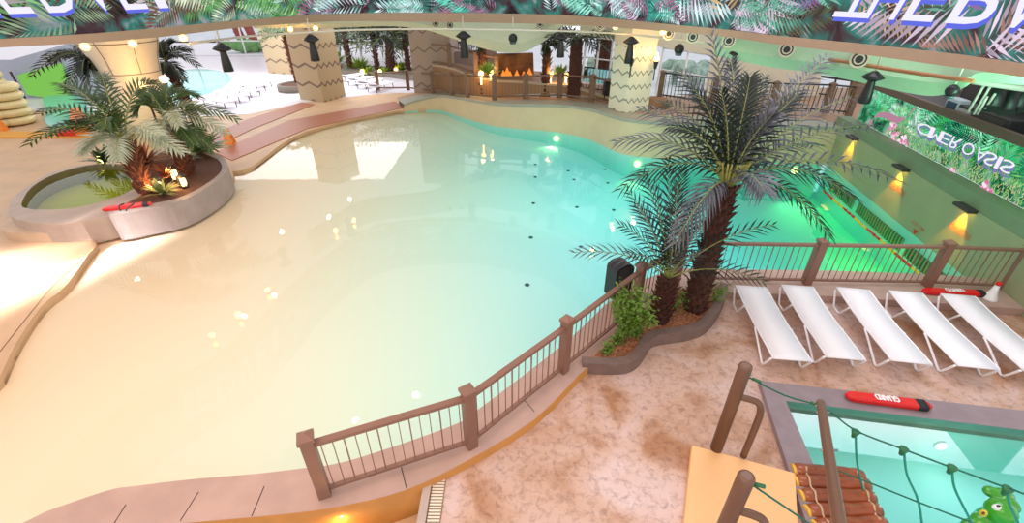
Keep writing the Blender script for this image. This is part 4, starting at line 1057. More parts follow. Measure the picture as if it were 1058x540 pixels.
# outdoor ground and snow mounds seen through these windows
m = MB(); m.prism([(-2, 23), (40, 23), (40, 70), (-2, 70)], .2, .3); struct(m.build('floor', M('outdoor_paving', lin(226, 232, 240), .8, var=.1, scale=.6)))
og = M('outdoor_hedge', lin(176, 204, 188), .8, var=.5, scale=4)
for i, (x, y, lab) in enumerate([(700, 62, 'grey-green hedge outside the window right of the torch pillar'), (722, 70, 'low hedge outside the same window, nearer the palm fronds'), (648, 60, 'small hedge outside the window left of the torch pillar')]):
    q = D(x, y, 30); m = MB(); rnd = random.Random(i)
    for k in range(8): m.sph(q+Vector((rnd.gauss(0, .6), rnd.gauss(0, .3), rnd.gauss(0, .15)-.3)), (.5, .4, .4), 10, 6)
    m.box((q.x, q.y, q.z/2), (.3, .3, q.z)); tag(m.build('hedge', og), lab, 'hedge')

# ================================================================ RIGHT STAGE
stg = thing('stage_edge', 'brown edge of the dark stage balcony above the wall screen', 'ledge', rp(0, ledge, sz1))
m = MB()
for zz0, zz1, o0, o1 in ((sz1+.01, sz1+.2, ledge-.04, ledge+.1),):
    a = [rp(RS0, o0, zz0), rp(LEN, o0, zz0), rp(LEN, o1, zz0), rp(RS0, o1, zz0), rp(RS0, o0, zz1), rp(LEN, o0, zz1), rp(LEN, o1, zz1), rp(RS0, o1, zz1)]
    m.add(a, [[0, 1, 5, 4], [3, 2, 1, 0], [4, 5, 6, 7], [1, 2, 6, 5], [2, 3, 7, 6], [3, 0, 4, 7]])
m.build('fascia', M('brown_fascia', lin(96, 74, 62), .6), stg)
m = MB(); m.strip([rp(RS0, ledge, sz1+.02), rp(LEN, ledge, sz1+.02)], [rp(RS0, ledge+5, sz1+.02), rp(LEN, ledge+5, sz1+.02)], smooth=False); struct(m.build('floor', dark_m))
m = MB(); m.strip([rp(-1.0, ledge+2.6, sz1), rp(LEN, ledge+2.6, sz1)], [rp(-1.0, ledge+3.6, 4.6), rp(LEN, ledge+3.6, 4.6)], smooth=False); struct(m.build('wall_stage', M('stage_grey', lin(120, 104, 96), .8, var=.15, scale=1)))
def st_u(x, y, off=ledge+.5):
    p = onplane(x, y, rp(0, off, 0), wn_); return (A_c-p).dot(wd), p.z
rotw = Matrix.Rotation(math.atan2(wd.y, wd.x), 3, 'Z')
def gear(name, x, y, w_, d_, h_, lab, cat, mat=black_m, off=ledge+.5, extra=None):
    u, z = st_u(x, y, off); q = rp(u, off, sz1+.02); t = thing(name, lab, cat, q)
    m = MB(); m.box(q+Vector((0, 0, h_/2)), (w_, d_, h_), rotw, .02); m.build('case', mat, t)
    m = MB(); m.box(q+Vector((0, 0, h_*.55))-wn_*(d_/2+.003), (w_*.8, .008, h_*.5), rotw); m.build('front_panel', extra or dark_m, t)
    return t
gear('monitor', 982, 122, .5, .25, .42, 'pale-framed monitor on the stage balcony edge', 'monitor', M('pale_frame', lin(180, 190, 200), .5), ledge+.25, M('blue_glass', lin(40, 70, 90), .2))
gear('audio_rack', 1000, 128, .9, .5, .32, 'low black audio rack right of the monitor on the stage', 'equipment', black_m, ledge+.4, M('pale_panel', lin(170, 170, 175), .5))
gear('mixing_desk', 1028, 140, 1.4, .7, .35, 'black mixing desk on the stage balcony', 'equipment', black_m, ledge+.5)
gear('flight_case', 1050, 130, 1.2, .8, .95, 'tall black flight case at the back of the stage', 'case', black_m, ledge+1.2)
gear('stage_speaker', 1010, 110, .8, .6, .75, 'black stage speaker behind the mixing desk', 'loudspeaker', black_m, ledge+1.5)
# truss box of pale tubes
t = thing('lighting_truss', 'pale tube truss rising from the stage gear to the pipe', 'truss', rp(8, ledge+.6, sz1))
for pa, pb in (((1018, 86), (1000, 116)), ((1024, 88), (1006, 118)), ((1020, 100), (1010, 118)), ((1028, 97), (1018, 112))):
    m = MB(); m.tube([D(*pa, 9.2), D(*pb, 9.4)], .022, 6); m.build('upright', M('pale_tube', lin(200, 190, 184), .4), t)
m = MB(); m.tube([D(1006, 84, 9.2), D(1080, 95, 9.0)], .055, 8); m.build('chord', MATS['pale_tube'], t)
t = thing('lamp_rig', 'black lattice of stage lamps at the frame edge above the stage', 'lighting rig', D(1040, 95, 9.6))
m = MB(); a = D(1012, 78, 9.8); b = D(1090, 92, 9.4)
for k in range(14):
    p = a.lerp(b, k/14); q = a.lerp(b, (k+1)/14); m.tube([p, q+Vector((0, 0, .25))], .02, 5); m.tube([p+Vector((0, 0, .25)), q], .02, 5)
m.tube([a, b], .03, 6); m.tube([a+Vector((0, 0, .25)), b+Vector((0, 0, .25))], .03, 6); m.build('lattice', black_m, t)
for x, y in ((1030, 96), (1045, 100), (1056, 97)):
    m = MB(); q = D(x, y, 9.5); m.tube([q+Vector((0, 0, .35)), q, q+Vector((-.1, -.15, -.28))], [.06, .14, .16], 10); m.build('lamp_head', black_m, t)

# ================================================================ PIPE RING and hanging lamps
pp_px = [(195, 45), (262, 37), (320, 33.5), (364, 31), (431, 30), (530, 31), (629, 34), (727, 44), (790, 53), (860, 62), (923, 72), (1006, 84)]
PZ2 = 4.1; pr_ = smooth_line([G(x, y, PZ2) for x, y in pp_px], 4)
i0 = next(i for i, p in enumerate(pr_) if 529+F*p.x/(p.y*cp+(EYE-PZ2)*sp_) > 785)
m = MB(); m.tube(pr_[i0:], .038, 8); tag(m.build('lighting_pipe', M('orange_pipe', lin(176, 116, 74), .5)), 'orange-brown end of the lighting pipe along the pale green ceiling', 'pipe')
m = MB(); m.tube(pr_[:i0+1], .035, 8); tag(m.build('lighting_pipe', M('cream_pipe', lin(214, 206, 190), .5)), 'long pale curved pipe carrying the hanging lamps beneath the ring screen', 'pipe')
def pend(x, ytop, ybot, lab, big=True):
    # find pipe point
    k = min(range(len(pr_)), key=lambda i: abs((529+F*pr_[i].x/(pr_[i].y*cp+(EYE-PZ2)*sp_))-x)); p = pr_[k].copy()
    h = (ybot-ytop)/F*(p.y*cp+1.4*sp_)/.9; z1 = min(PZ2-.06, wall_z(x, ytop, p)); z0 = z1-h
    t = thing('hanging_speaker' if big else 'stage_lamp', lab, 'speaker' if big else 'lamp', (p.x, p.y, z0))
    m = MB(); m.tube([p+Vector((0, 0, .45)), (p.x, p.y, z1-.02)], .02, 6); m.build('rod', MATS['cream_pipe'], t)
    if big:
        m = MB(); r = h*.19; m.lathe((p.x, p.y, z0), [(r*.9, 0), (r*1.0, h*.03), (r*.85, h*.35), (r*.55, h*.72), (r*.6, h*.78)], 16); m.build('horn', black_m, t)
        m = MB(); m.lathe((p.x, p.y, z0), [(r*.7, h*.70), (r*1.75, h*.80), (r*1.3, h*.88), (r*.8, h*.94), (r*.4, h)], 16); m.build('canopy', black_m, t)
    else:
        m = MB(); r = h*.42; m.sph((p.x, p.y, z0+h*.45), (r, r, h*.42)); m.build('head', black_m, t)
        m = MB(); m.lathe((p.x, p.y-.0, z0-.02), [(r*.62, 0), (r*.75, h*.2)], 14); m.build('lens', M('lens_grey', lin(70, 84, 90), .2), t)
pend(233, 44, 69, 'dark flared speaker hanging above the far terrace pool')
pend(320, 35, 58, 'dark flared speaker hanging in front of the left zigzag pillar')
pend(489, 30, 53, 'dark flared speaker hanging above the curved ramp wall')
pend(573, 32, 53, 'dark flared speaker hanging left of the bushy indoor palm')
pend(654, 38, 61, 'dark flared speaker hanging in front of the torch pillar')
pend(768, 50, 68, 'dark flared speaker hanging behind the crown of the tallest palm')
pend(913, 74, 103, 'dark flared speaker hanging before the pale green ceiling, nearest the wall screen')
pend(532, 29, 39, 'small round stage lamp hanging before the middle of the ceiling', False)
pend(709, 42, 53, 'small round stage lamp hanging before the window by the torch pillar', False)
pend(992, 84, 97, 'stage lamp hanging at the stage end of the pipe', False)
# ceiling nozzles, warm spots
for x, y, lab in ((558, 25, 'round air nozzle above the wooden fence'), (620, 26.5, 'round air nozzle left of the torch pillar top'), (691, 35, 'round air nozzle right of the torch pillar top'), (716, 38, 'round air nozzle above the window'), (753, 42, 'round air nozzle behind the tip of the palm frond'), (813, 51, 'round air nozzle on the pale green ceiling by the palm'), (888, 61, 'round air nozzle on the pale green ceiling toward the stage'), (450, 24, 'round air nozzle on the cream ceiling by the ramp'), (465, 26, 'round air nozzle just left of the green dome')):
    P = off_ring(x, 1.15); r = ray(x, y); s = math.hypot(P.x, P.y)/math.hypot(r.x, r.y); q = E0+r*s; dr = Vector((-q.x, -q.y, 0)).normalized()
    t = thing('air_nozzle', lab, 'air vent', q)
    for nm, rr_, mt_, o_ in (('collar', .17, cream_m, 0), ('throat', .13, dark_m, .01), ('ring', .10, cream_m, .02), ('core', .07, dark_m, .03)):
        m = MB(); m.tube([q-dr*1.5 if nm == 'collar' else q, q+dr*(.03+o_)], rr_, 18); m.build(nm, mt_, t)
for x, y, lab in ((137, 45, 'glowing warm spotlight above the flared column'), (189, 39, 'glowing warm spotlight right of the flared column'), (88, 48, 'warm spotlight left of the flared column'), (636, 27.5, 'glowing warm spotlight above the left face of the torch pillar'), (685, 33, 'glowing warm spotlight above the right face of the torch pillar'), (300, 30, 'glowing warm spotlight over the planter palm by the left zigzag pillar'), (326, 29, 'glowing warm spotlight over the left zigzag pillar')):
    P = off_ring(x, .6); r = ray(x, y); s = math.hypot(P.x, P.y)/math.hypot(r.x, r.y); q = E0+r*s; dr = Vector((-q.x, -q.y, 0)).normalized()
    t = thing('spotlight', lab, 'lamp', q); m = MB(); m.tube([q-dr*.3, q+dr*.02], .10, 14); m.tube([q-dr*.25, (q.x-dr.x*.25, q.y-dr.y*.25, 4.4), (q.x+dr.x*.5, q.y+dr.y*.5, 4.55)], .03, 6); m.build('can', cream_m, t)
    m = MB(); m.sph(q+dr*.05, .075, 12, 8); m.build('bulb', EM('warm_bulb', (1, .55, .12), 9), t)
    light('warm_spot', 'POINT', q-Vector((0, 0, .3))-dr*.1, 10, (1, .5, .15), .1)
# ================================================================ PILLARS
zigL = zig_mat('sand_zigzag', lin(186, 164, 130), lin(120, 100, 84), .95, .22, .56, .12)
zigR = zig_mat('pale_zigzag', lin(224, 222, 200), lin(140, 144, 130), .5, .16, .34, .14)
def pillar(name, label, cx, cy, z0, z1, w0, w1, rz, mat, capital=None):
    t = thing(name, label, 'pillar', (cx, cy, z0)); rot = Matrix.Rotation(rz, 3, 'Z')
    m = MB(); vs = [rot@Vector((a*w/2, b*w/2, z)) for z, w in ((0, w0), (z1-z0, w1)) for a, b in ((-1, -1), (1, -1), (1, 1), (-1, 1))]
    m.add([v+Vector((cx, cy, z0)) for v in vs], [[3, 2, 1, 0], [4, 5, 6, 7], [0, 1, 5, 4], [1, 2, 6, 5], [2, 3, 7, 6], [3, 0, 4, 7]]); sh = m.build('shaft', mat, t)
    if capital:
        m = MB(); vs = []
        for k in range(8):
            u = k/7; w = w1+(capital-w1)*u**2.2; z = z1+(4.7-z1)*u
            vs += [Vector((cx, cy, z))+rot@Vector((a*w/2, b*w/2, 0)) for a, b in ((-1, -1), (1, -1), (1, 1), (-1, 1))]
        fs = []
        for k in range(7):
            for j in range(4): q = (j+1) % 4; fs.append([k*4+j, k*4+q, k*4+4+q, k*4+4+j])
        m.add(vs, fs); m.build('capital', cream_m, t)
    return t
pr = G(650, 117, 1.2)
pillar('pillar', 'pale zigzag patterned pillar carrying two torches behind the pool wall', pr.x+.1, pr.y+.75, 1.2, 3.6, 1.15, 1.15, R(22), zigR, 2.2)
for x, y, lab in ((653, 60, 'flaming torch sconce on the left face of the torch pillar'), (678, 63, 'flaming torch sconce on the right face of the torch pillar')):
    q = D(x, y, pr.y-.25 if x < 660 else pr.y+.1); t = thing('torch', lab, 'torch', q)
    m = MB(); m.lathe(q, [(.05, -.28), (.09, -.02), (.1, 0)], 12); m.tube([q+Vector((0, 0, -.7)), q+Vector((0, 0, -.25))], .025, 6); m.build('bracket', dark_m, t)
    m = MB(); m.lathe(q, [(.07, 0), (.1, .08), (.06, .2), (.01, .3)], 12); m.build('flame', EM('flame', (1, .5, .1), 9), t)
    light('torch_glow', 'POINT', q+Vector((0, -.25, .25)), 14, (1, .55, .2), .1)
plc = G(324, 105, 0)
pillar('pillar', 'sand coloured zigzag pillar beside the round palm planter', plc.x+.2, plc.y+1.0, 0, 4.7, 1.75, 1.75, R(-24), zigL)
plf = G(298, 76, 0); pillar('pillar', 'distant zigzag pillar at the terrace windows', plf.x-.2, plf.y+.8, 0, 5.2, 2.1, 2.1, R(-20), zigL)
pm = D(444, 62, 27.5); pillar('pillar', 'grey patterned pillar at the head of the ramp by the terrace palms', pm.x+.3, 27.8, 0, 4.8, 2.2, 2.2, R(-5), zig_mat('grey_zigzag', lin(160, 142, 128), lin(120, 104, 94), .9, .22, .6, .1))
# flared column behind the island
cc = G(164, 146, 0); t = thing('column', 'cream column flaring into a wide panelled capital behind the island palms', 'pillar', (cc.x, cc.y, 0))
Cx, Cy = cc.x, cc.y
zc = lambda x, y: wall_z(x, y, (Cx, Cy))
prof = []
z_top = 4.55; z_neck = zc(140, 78)
rt_, rn = 1.62, .95
prof = [(rn*1.0, 0), (rn, z_neck*.6), (rn, z_neck), (rn*1.03, z_neck+.15), (rn+.12, z_neck+(z_top-z_neck)*.35), (rn+.3, z_neck+(z_top-z_neck)*.6), (rt_-.15, z_neck+(z_top-z_neck)*.88), (rt_, z_top)]
m = MB(); m.lathe((Cx, Cy, 0), prof, 28); m.build('shaft', cream_m, t)
m = MB()
for (r, z) in (prof[3], prof[5]):
    m.tube([(Cx+(r+.005)*math.cos(a*math.pi/14), Cy+(r+.005)*math.sin(a*math.pi/14), z) for a in range(29)], .015, 4, cap=False)
for k in range(7):
    a = k*2*math.pi/7+.3; m.tube([(Cx+(r+.005)*math.cos(a), Cy+(r+.005)*math.sin(a), z) for r, z in prof[3:]], .015, 4)
m.build('panel_joints', M('joint_grey', lin(130, 110, 96), .7), t)
for x, y, lab in ((147, 88, 'glowing uplight at the base of the flared column, left'), (169, 82, 'glowing uplight at the right of the flared column')):
    q = D(x, y, Cy-1.3); t = thing('uplight', lab, 'lamp', q); m = MB(); m.sph(q, .13, 12, 8); m.build('bulb', EM('uplight', (1, .6, .2), 7), t)
    m = MB(); m.tube([q+Vector((0, 0, -.11)), q+Vector((0, 0, -.4)), (q.x, q.y, 0)], [.09, .04, .03], 8); m.build('stand', dark_m, t); light('uplight_glow', 'POINT', q+Vector((0, -.2, .2)), 30, (1, .6, .25), .1)

# ================================================================ ISLAND: hot tub + planter
iz = .52
rimo = smooth_line([G(x, y, iz) for x, y in [(9, 218), (14, 225), (35, 230), (62, 231), (95, 227), (125, 219), (150, 205), (150, 180), (135, 170), (100, 169), (62, 175), (32, 190), (13, 205)]], 3, True)
rimi = smooth_line([G(x, y, iz-.10) for x, y in [(24, 214), (32, 219), (50, 220), (80, 218), (112, 210), (138, 199), (144, 187), (141, 177), (120, 172), (90, 174), (58, 183), (35, 196)]], 3, True)
m = MB(); m.prism([(p.x, p.y) for p in rimo], -.1, iz, holes=[[(p.x, p.y) for p in rimi]])
tubrim = thing('hot_tub', 'round raised hot tub with stone rim and green-lit water on the island', 'hot tub', (-12.4, 12.6, 0))
m.build('rim', M('stone_rim', lin(190, 168, 152), .5, var=.12, scale=3), tubrim)
m = MB(); m.prism([(p.x, p.y) for p in rimi], -.6, -.5, sides=False); rl_ = rimi+[rimi[0]]; m.strip([Vector((p.x, p.y, iz-.02)) for p in rl_], [Vector((p.x, p.y, -.5)) for p in rl_])
cR = sum((p for p in rimi), Vector())/len(rimi)
stp = [cR.lerp(p, .82) for p in rimi]; stp.append(stp[0])
m.strip([Vector((p.x, p.y, -.05)) for p in rl_], [Vector((p.x, p.y, -.05)) for p in stp], smooth=False); m.strip([Vector((p.x, p.y, -.05)) for p in stp], [Vector((p.x, p.y, -.5)) for p in stp], smooth=False)
m.build('basin', M('green_basin', lin(150, 164, 8), .6, var=.08, scale=2), tubrim)
m = MB(); m.prism([(p.x, p.y) for p in rimi], -.5, iz-.11); m.build('tub_water', water_mat('hot_tub_water', (.3, .05, 2.2), .01), tubrim)
q = G(112, 183, -.1); light('tub_glow', 'POINT', (q.x, q.y, .2), 60, (1, .95, .25), .1)
m = MB(); m.sph((q.x, q.y+.2, -.1), .09); m.build('tub_lamp', EM('tub_lens', (1, .9, .3), 4), tubrim)
lo = [G(x, y, .24) for x, y in [(1, 228), (1, 235), (10, 240), (60, 241), (96, 235), (121, 228)]]; li_ = [G(x, y, .24) for x, y in [(118, 220), (80, 226), (40, 226), (12, 220), (5, 212)]]
lo = smooth_line(lo, 3)
m = MB(); m.prism([(p.x, p.y) for p in lo]+[(p.x, p.y) for p in li_], -.1, .24)
struct(m.build('trim_11', M('step_stone', lin(214, 182, 150), .5, var=.1, scale=3)))
iz2 = .62
plo = smooth_line([G(x, y, iz2) for x, y in [(112, 221), (150, 216), (185, 208), (215, 193), (234, 177), (233, 165), (222, 158), (205, 153), (170, 152), (146, 168), (148, 196)]], 4, True)
pli = [p.lerp(sum((q for q in plo), Vector())/len(plo), .13) for p in plo]
m = MB(); m.prism([(p.x, p.y) for p in plo], -.1, iz2, holes=[[(p.x, p.y) for p in pli]]); struct(m.build('trim_12', M('island_wall_grey', lin(172, 158, 152), .6, var=.14, scale=2.5, bump=.1)))
m = MB(); m.prism([(p.x, p.y) for p in pli], .3, iz2-.04); tag(m.build('island_soil', M('island_soil', lin(110, 72, 56), .9, var=.4, scale=12, bump=.6)), 'dark soil filling the island planter', 'soil', kind='stuff')
# rescue tube lying against the wall
a, b = G(107, 219, iz+.08), G(156, 209, iz2+.08)
rt3 = rescue_tube(Vector((a.x, a.y, iz2+.0)), Vector((b.x, b.y, iz2+.0)), iz2, 'red rescue tube with dark straps on the rim between hot tub and island planter', txt=None)
m = MB(); q = (a+b)/2; q.z = iz2+.1
m.tube(smooth_line([q+Vector((-.05, .0, .03)), q+Vector((-.1, -.12, .0)), q+Vector((0, -.2, -.2)), q+Vector((.1, -.14, -.05)), q+Vector((.2, .02, .03))], 4), .018, 6); m.build('lanyard', black_m, rt3)
# island palms (low, leaning) and leaves
IC = [((150, 200), (128, 112), 'palm with rough brown trunk at the tub side of the island'), ((192, 180), (178, 112), 'palm with rough brown trunk behind the lanterns on the island')]
def ipalm(bpx, cz, label, tips, seed, L=.5, mats=(isl_leaf, isl_leaf2), r=.2):
    b = G(*bpx, iz2-.05); c = Vector((b.x-.05, b.y+.1, cz)); t = thing('palm_tree', label, 'palm tree', b)
    trunk(b, c, r, r*.8, t, bark2_m, 90, seed, 1.3)
    for i, (x, y, dy, lf, k) in enumerate(tips): frond(c, D(x, y, c.y+dy), lf, L=L, n=30, wid=.06, root=t, mat=mats[k], seed=seed*50+i, droop=.3, ribr=.02)
    return t
ipalm((152, 199), 2.0, 'palm with grey-green spread fronds at the tub side of the island', [(28, 150, -.2, .9, 0), (60, 88, .6, 1.0, 0), (40, 118, .3, .9, 0), (84, 158, -.8, .5, 1), (98, 100, 1.0, .9, 0), (122, 165, -1.2, .5, 1), (190, 158, -.9, .6, 1), (75, 130, .2, .7, 0), (105, 75, 1.5, .9, 0), (160, 85, 1.2, .9, 0), (55, 140, .6, .8, 0), (165, 140, -.8, .6, 1), (110, 130, -.6, .8, 0)], 2, .55)
ipalm((194, 180), 2.1, 'palm with long fronds reaching right behind the island lanterns', [(246, 124, .1, .8, 0), (235, 138, -.3, .7, 1), (205, 100, .9, .9, 0), (150, 100, .4, .9, 0), (180, 92, 1.0, .8, 0), (215, 118, .5, .8, 1), (165, 150, -1.0, .6, 1), (200, 150, -.8, .5, 0), (140, 118, -.3, .9, 0), (220, 155, -.4, .5, 0), (185, 130, -.9, .7, 1)], 4, .5)
ipalm((176, 172), 3.3, 'tall dark palm rising left of the flared column, crown under the ring', [(40, 72, -.2, .6, 0), (35, 60, .5, .8, 0), (60, 80, 0, .6, 0), (100, 45, .8, .5, 0), (75, 52, .3, .6, 0), (110, 85, -.2, .6, 0), (62, 62, -.6, .6, 0)], 6, .4) if False else None
# dark tree left of the column
b = G(140, 150, 0); tr = thing('leafy_tree', 'dark palm rising left of the flared column with feathery fronds', 'palm tree', (b.x-1.6, b.y-.2, 0)); cX = Vector((D(98, 66, b.y).x, b.y, D(98, 66, b.y).z))
trunk((cX.x+.8, b.y, 0), cX, .22, .15, tr, bark_m, 90, 7, 1.2)
for i, (x, y, dy, lf) in enumerate([(32, 80, .3, .9), (45, 60, .8, .6), (62, 58, .4, .6), (80, 50, 1.2, .5), (112, 52, .6, .5), (110, 85, -.3, .8), (70, 95, 0, .7), (90, 98, -.4, .6), (52, 66, -.4, .7), (95, 48, .4, .5), (85, 75, -.6, .6), (118, 70, .2, .5)]):
    frond(cX, D(x, y, cX.y+dy), lf, L=.55, n=24, wid=.07, root=tr, mat=leaf_m, seed=300+i, droop=.4, ribr=.02)
b2_ = G(205, 135, 0); tr = thing('leafy_tree', 'dark bushy palm rising right of the flared column', 'palm tree', (b2_.x, b2_.y, 0)); cY = D(172, 66, b2_.y)
trunk((cY.x+.5, b2_.y, 0), cY, .22, .15, tr, bark_m, 90, 8, 1.2)
for i, (x, y, dy, lf) in enumerate([(165, 44, .3, .4), (178, 42, .4, .4), (196, 52, .2, .6), (205, 68, 0, .8), (160, 58, .6, .5), (190, 84, -.4, .6), (165, 90, -.2, .5), (184, 58, -.5, .5), (170, 75, -.7, .4)]):
    frond(cY, D(x, y, cY.y+dy), lf, L=.5, n=22, wid=.07, root=tr, mat=leaf_m, seed=340+i, droop=.4, ribr=.02)
# agaves, lanterns, rocks on the island
def spiky(q, n, l, mat, label, seed, name='agave', cat='plant'):
    rnd = random.Random(seed); m = MB()
    for k in range(n):
        w = k*2.4; el = rnd.uniform(.2, 1.2); d = Vector((math.cos(w)*math.cos(el), math.sin(w)*math.cos(el), math.sin(el))); s = Vector((-math.sin(w), math.cos(w), 0))*l*.07
        m.add([q-s, q+s, q+d*l*.5+s*1.2-Vector((0, 0, .0)), q+d*l*.5-s*1.2, q+d*l-Vector((0, 0, l*.15))], [[0, 1, 2, 3], [3, 2, 4]])
    return tag(m.build(name, mat), label, cat)
spiky(G(168, 200, iz2), 36, .55, M('agave_leaf', lin(150, 164, 100), .5, var=.3), 'spiky pale green agave in front of the island lanterns', 1)
spiky(G(196, 165, iz2), 30, .5, M('silver_leaf', lin(130, 150, 150), .5, var=.2), 'silvery blue plant behind the lanterns on the island', 2, 'silver_plant')
spiky(G(206, 158, iz2), 60, 1.3, M('reed_leaf', lin(130, 150, 90), .5, var=.3), 'tall grassy clump at the right end of the island', 3, 'reed_clump')
spiky(G(110, 168, .4), 50, .8, isl_leaf, 'leafy clump behind the hot tub', 4, 'leafy_clump')
spiky(G(150, 170, iz2), 40, .9, M('rust_leaf', lin(140, 80, 50), .7, var=.4), 'rust brown dry leaves among the island trunks', 5, 'dry_leaf_clump')
spiky(G(175, 185, iz2), 40, .7, MATS['rust_leaf'], 'rust brown dry leaves between the two lantern groups', 6, 'dry_leaf_clump')
def lantern(x, y, label, s=1.0):
    q = G(x, y, iz2-.02); t = thing('lantern', label, 'lantern', q)
    m = MB(); m.lathe(q, [(.11*s, 0), (.12*s, .03*s), (.1*s, .04*s)], 14); m.lathe(q, [(.13*s, .3*s), (.1*s, .34*s), (.03*s, .4*s)], 14)
    for k in range(8): w = k*math.pi/4; m.tube([q+Vector((.11*s*math.cos(w), .11*s*math.sin(w), .03*s)), q+Vector((.11*s*math.cos(w), .11*s*math.sin(w), .31*s))], .012*s, 5)
    m.build('cage', dark_m, t); m = MB(); m.lathe(q, [(.05*s, .04*s), (.08*s, .1*s), (.07*s, .24*s), (.02*s, .3*s)], 12); m.build('flame_glass', EM('lantern_glow', (1, .55, .18), 8), t)
    light('lantern_light', 'POINT', q+Vector((0, -.2, .35)), 9, (1, .55, .2), .05)
lantern(191, 193, 'glowing caged lantern at the front edge of the island soil'); lantern(182, 186, 'glowing lantern under a dark hood behind the caged one', 1.2); lantern(166, 197, 'glowing lantern half hidden by the pale agave'); lantern(195, 163, 'glowing lantern by the silvery plant'); lantern(150, 170, 'glowing lantern behind the tub side trunk')
def rock(q, r, lab, seed, mat):
    rnd = random.Random(seed); m = MB(); m.sph(q, (r, r*.8, r*.7), 8, 6); m.v = [tuple(Vector(v)+Vector((rnd.gauss(0, r*.08), rnd.gauss(0, r*.08), rnd.gauss(0, r*.08)))) for v in m.v]; tag(m.build('rock', mat), lab, 'rock')
rm_ = M('pale_rock', lin(206, 190, 176), .8, var=.2)
rock(G(140, 187, iz2), .12, 'pale rock at the tub edge of the island', 1, rm_); rock(G(158, 190, iz2), .1, 'pale rock left of the agave', 2, rm_); rock(G(162, 188, iz2), .13, 'blue-grey rock behind the agave', 3, M('blue_rock', lin(80, 90, 130), .7)); rock(G(145, 197, iz2), .09, 'small pale rock beside the rescue tube', 4, rm_)

# ================================================================ FAR LEFT: kids area
def wallp(name, pts, z, mat, th=.15):   # pts px -> all at own plane Y
    pass
YL = 24.0
panel('wall_left', [(-30, 62), (10, 62), (70, 45), (120, 45), (120, 100), (60, 108), (30, 112), (-30, 100)], 27.5, M('pale_blue_wall', lin(178, 184, 206), .7, var=.06, scale=1))
t = panel('green_screen', [(17, 78), (63, 65), (72, 96), (62, 103), (28, 98)], 27.3, EM('green_glow', lin(128, 196, 88), .8), .05); t['kind'] = ''; del t['kind']; tag(t, 'bright green lit panel on the pale blue wall of the children area', 'screen')
t = panel('slide_edge', [(9, 74), (11, 74), (24, 97), (40, 125), (38, 125), (22, 97)], 27.2, dark_m, .05); del t['kind']; tag(t, 'thin dark upright bar left of the green lit panel', 'bar')
m = MB(); m.prism([(p.x, p.y) for p in smooth_line([G(x, y, .3) for x, y in [(44, 100), (62, 97), (85, 100), (90, 120), (62, 132), (46, 124), (48, 112)]], 3, True)], 0, .25)
tag(m.build('childrens_pool', M('teal_pool', lin(120, 214, 190), .15, var=.15, scale=1)), 'small teal children pool below the green lit panel', 'pool')
m = MB(); m.prism([(p.x, p.y) for p in [G(72, 115, .5), G(84, 112, .5), G(92, 128, .5), G(74, 130, .5)]], 0, .6); tag(m.build('float_box', M('orange_box', lin(232, 120, 40), .5)), 'orange box at the edge of the small teal pool', 'box')
tube_m = M('cream_vinyl', lin(232, 214, 160), .3, var=.06)
def swim_ring(c, R_, r, label, group):
    m = MB(); vs = []; fs = []; n1, n2 = 20, 10
    for i in range(n1):
        a = 2*math.pi*i/n1
        for j in range(n2): b = 2*math.pi*j/n2; vs.append((c.x+(R_+r*math.cos(b))*math.cos(a), c.y+(R_+r*math.cos(b))*math.sin(a), c.z+r*math.sin(b)*.85))
    for i in range(n1):
        for j in range(n2): fs.append([i*n2+j, ((i+1) % n1)*n2+j, ((i+1) % n1)*n2+(j+1) % n2, i*n2+(j+1) % n2])
    m.add(vs, fs, None, True); return tag(m.build('swim_ring', tube_m), label, 'swim ring', group)
for (x, y, nn, gname) in ((20, 128, 5, 'cream swim rings in the front right stack'), (-1, 131, 6, 'cream swim rings in the front left stack'), (3, 112, 8, 'cream swim rings in the tall rear stack')):
    q = G(x, y, 0)
    for k in range(nn): swim_ring(Vector((q.x, q.y, .2+k*.36)), .5, .2, 'cream swim ring '+['at the bottom', 'second up', 'third up', 'fourth up', 'fifth up', 'sixth up', 'seventh up', 'at the very top'][k]+' of the '+gname.split(' the ')[1], gname)
for x, y, lab in ((3, 135, 'orange floor stand by the swim rings'), (238, 148, 'orange floor stand on the brown boards by the island')):
    q = G(x, y, 0); m = MB(); m.add([q+Vector((-.18, -.15, 0)), q+Vector((.18, -.15, 0)), q+Vector((.18, .15, 0)), q+Vector((-.18, .15, 0)), q+Vector((-.12, 0, .6)), q+Vector((.12, 0, .6))], [[0, 1, 5, 4], [2, 3, 4, 5], [1, 2, 5], [3, 0, 4], [3, 2, 1, 0]]); tag(m.build('floor_stand', M('orange_plastic', lin(236, 130, 20), .5)), lab, 'sign stand')
t = G(72, 141, 0); m = MB(); m.box((t.x, t.y, .15), (.8, .3, .3), None, .08); tag(m.build('red_float', red_m), 'small red float on the left deck beyond the palm fronds', 'float')
m = MB(); m.prism([(p.x, p.y) for p in [G(0, 137, 0), G(100, 137, 0), G(100, 143, 0), G(0, 143, 0)]], 0, .06); struct(m.build('trim_13', M('ochre_curb', lin(224, 160, 70), .6)))

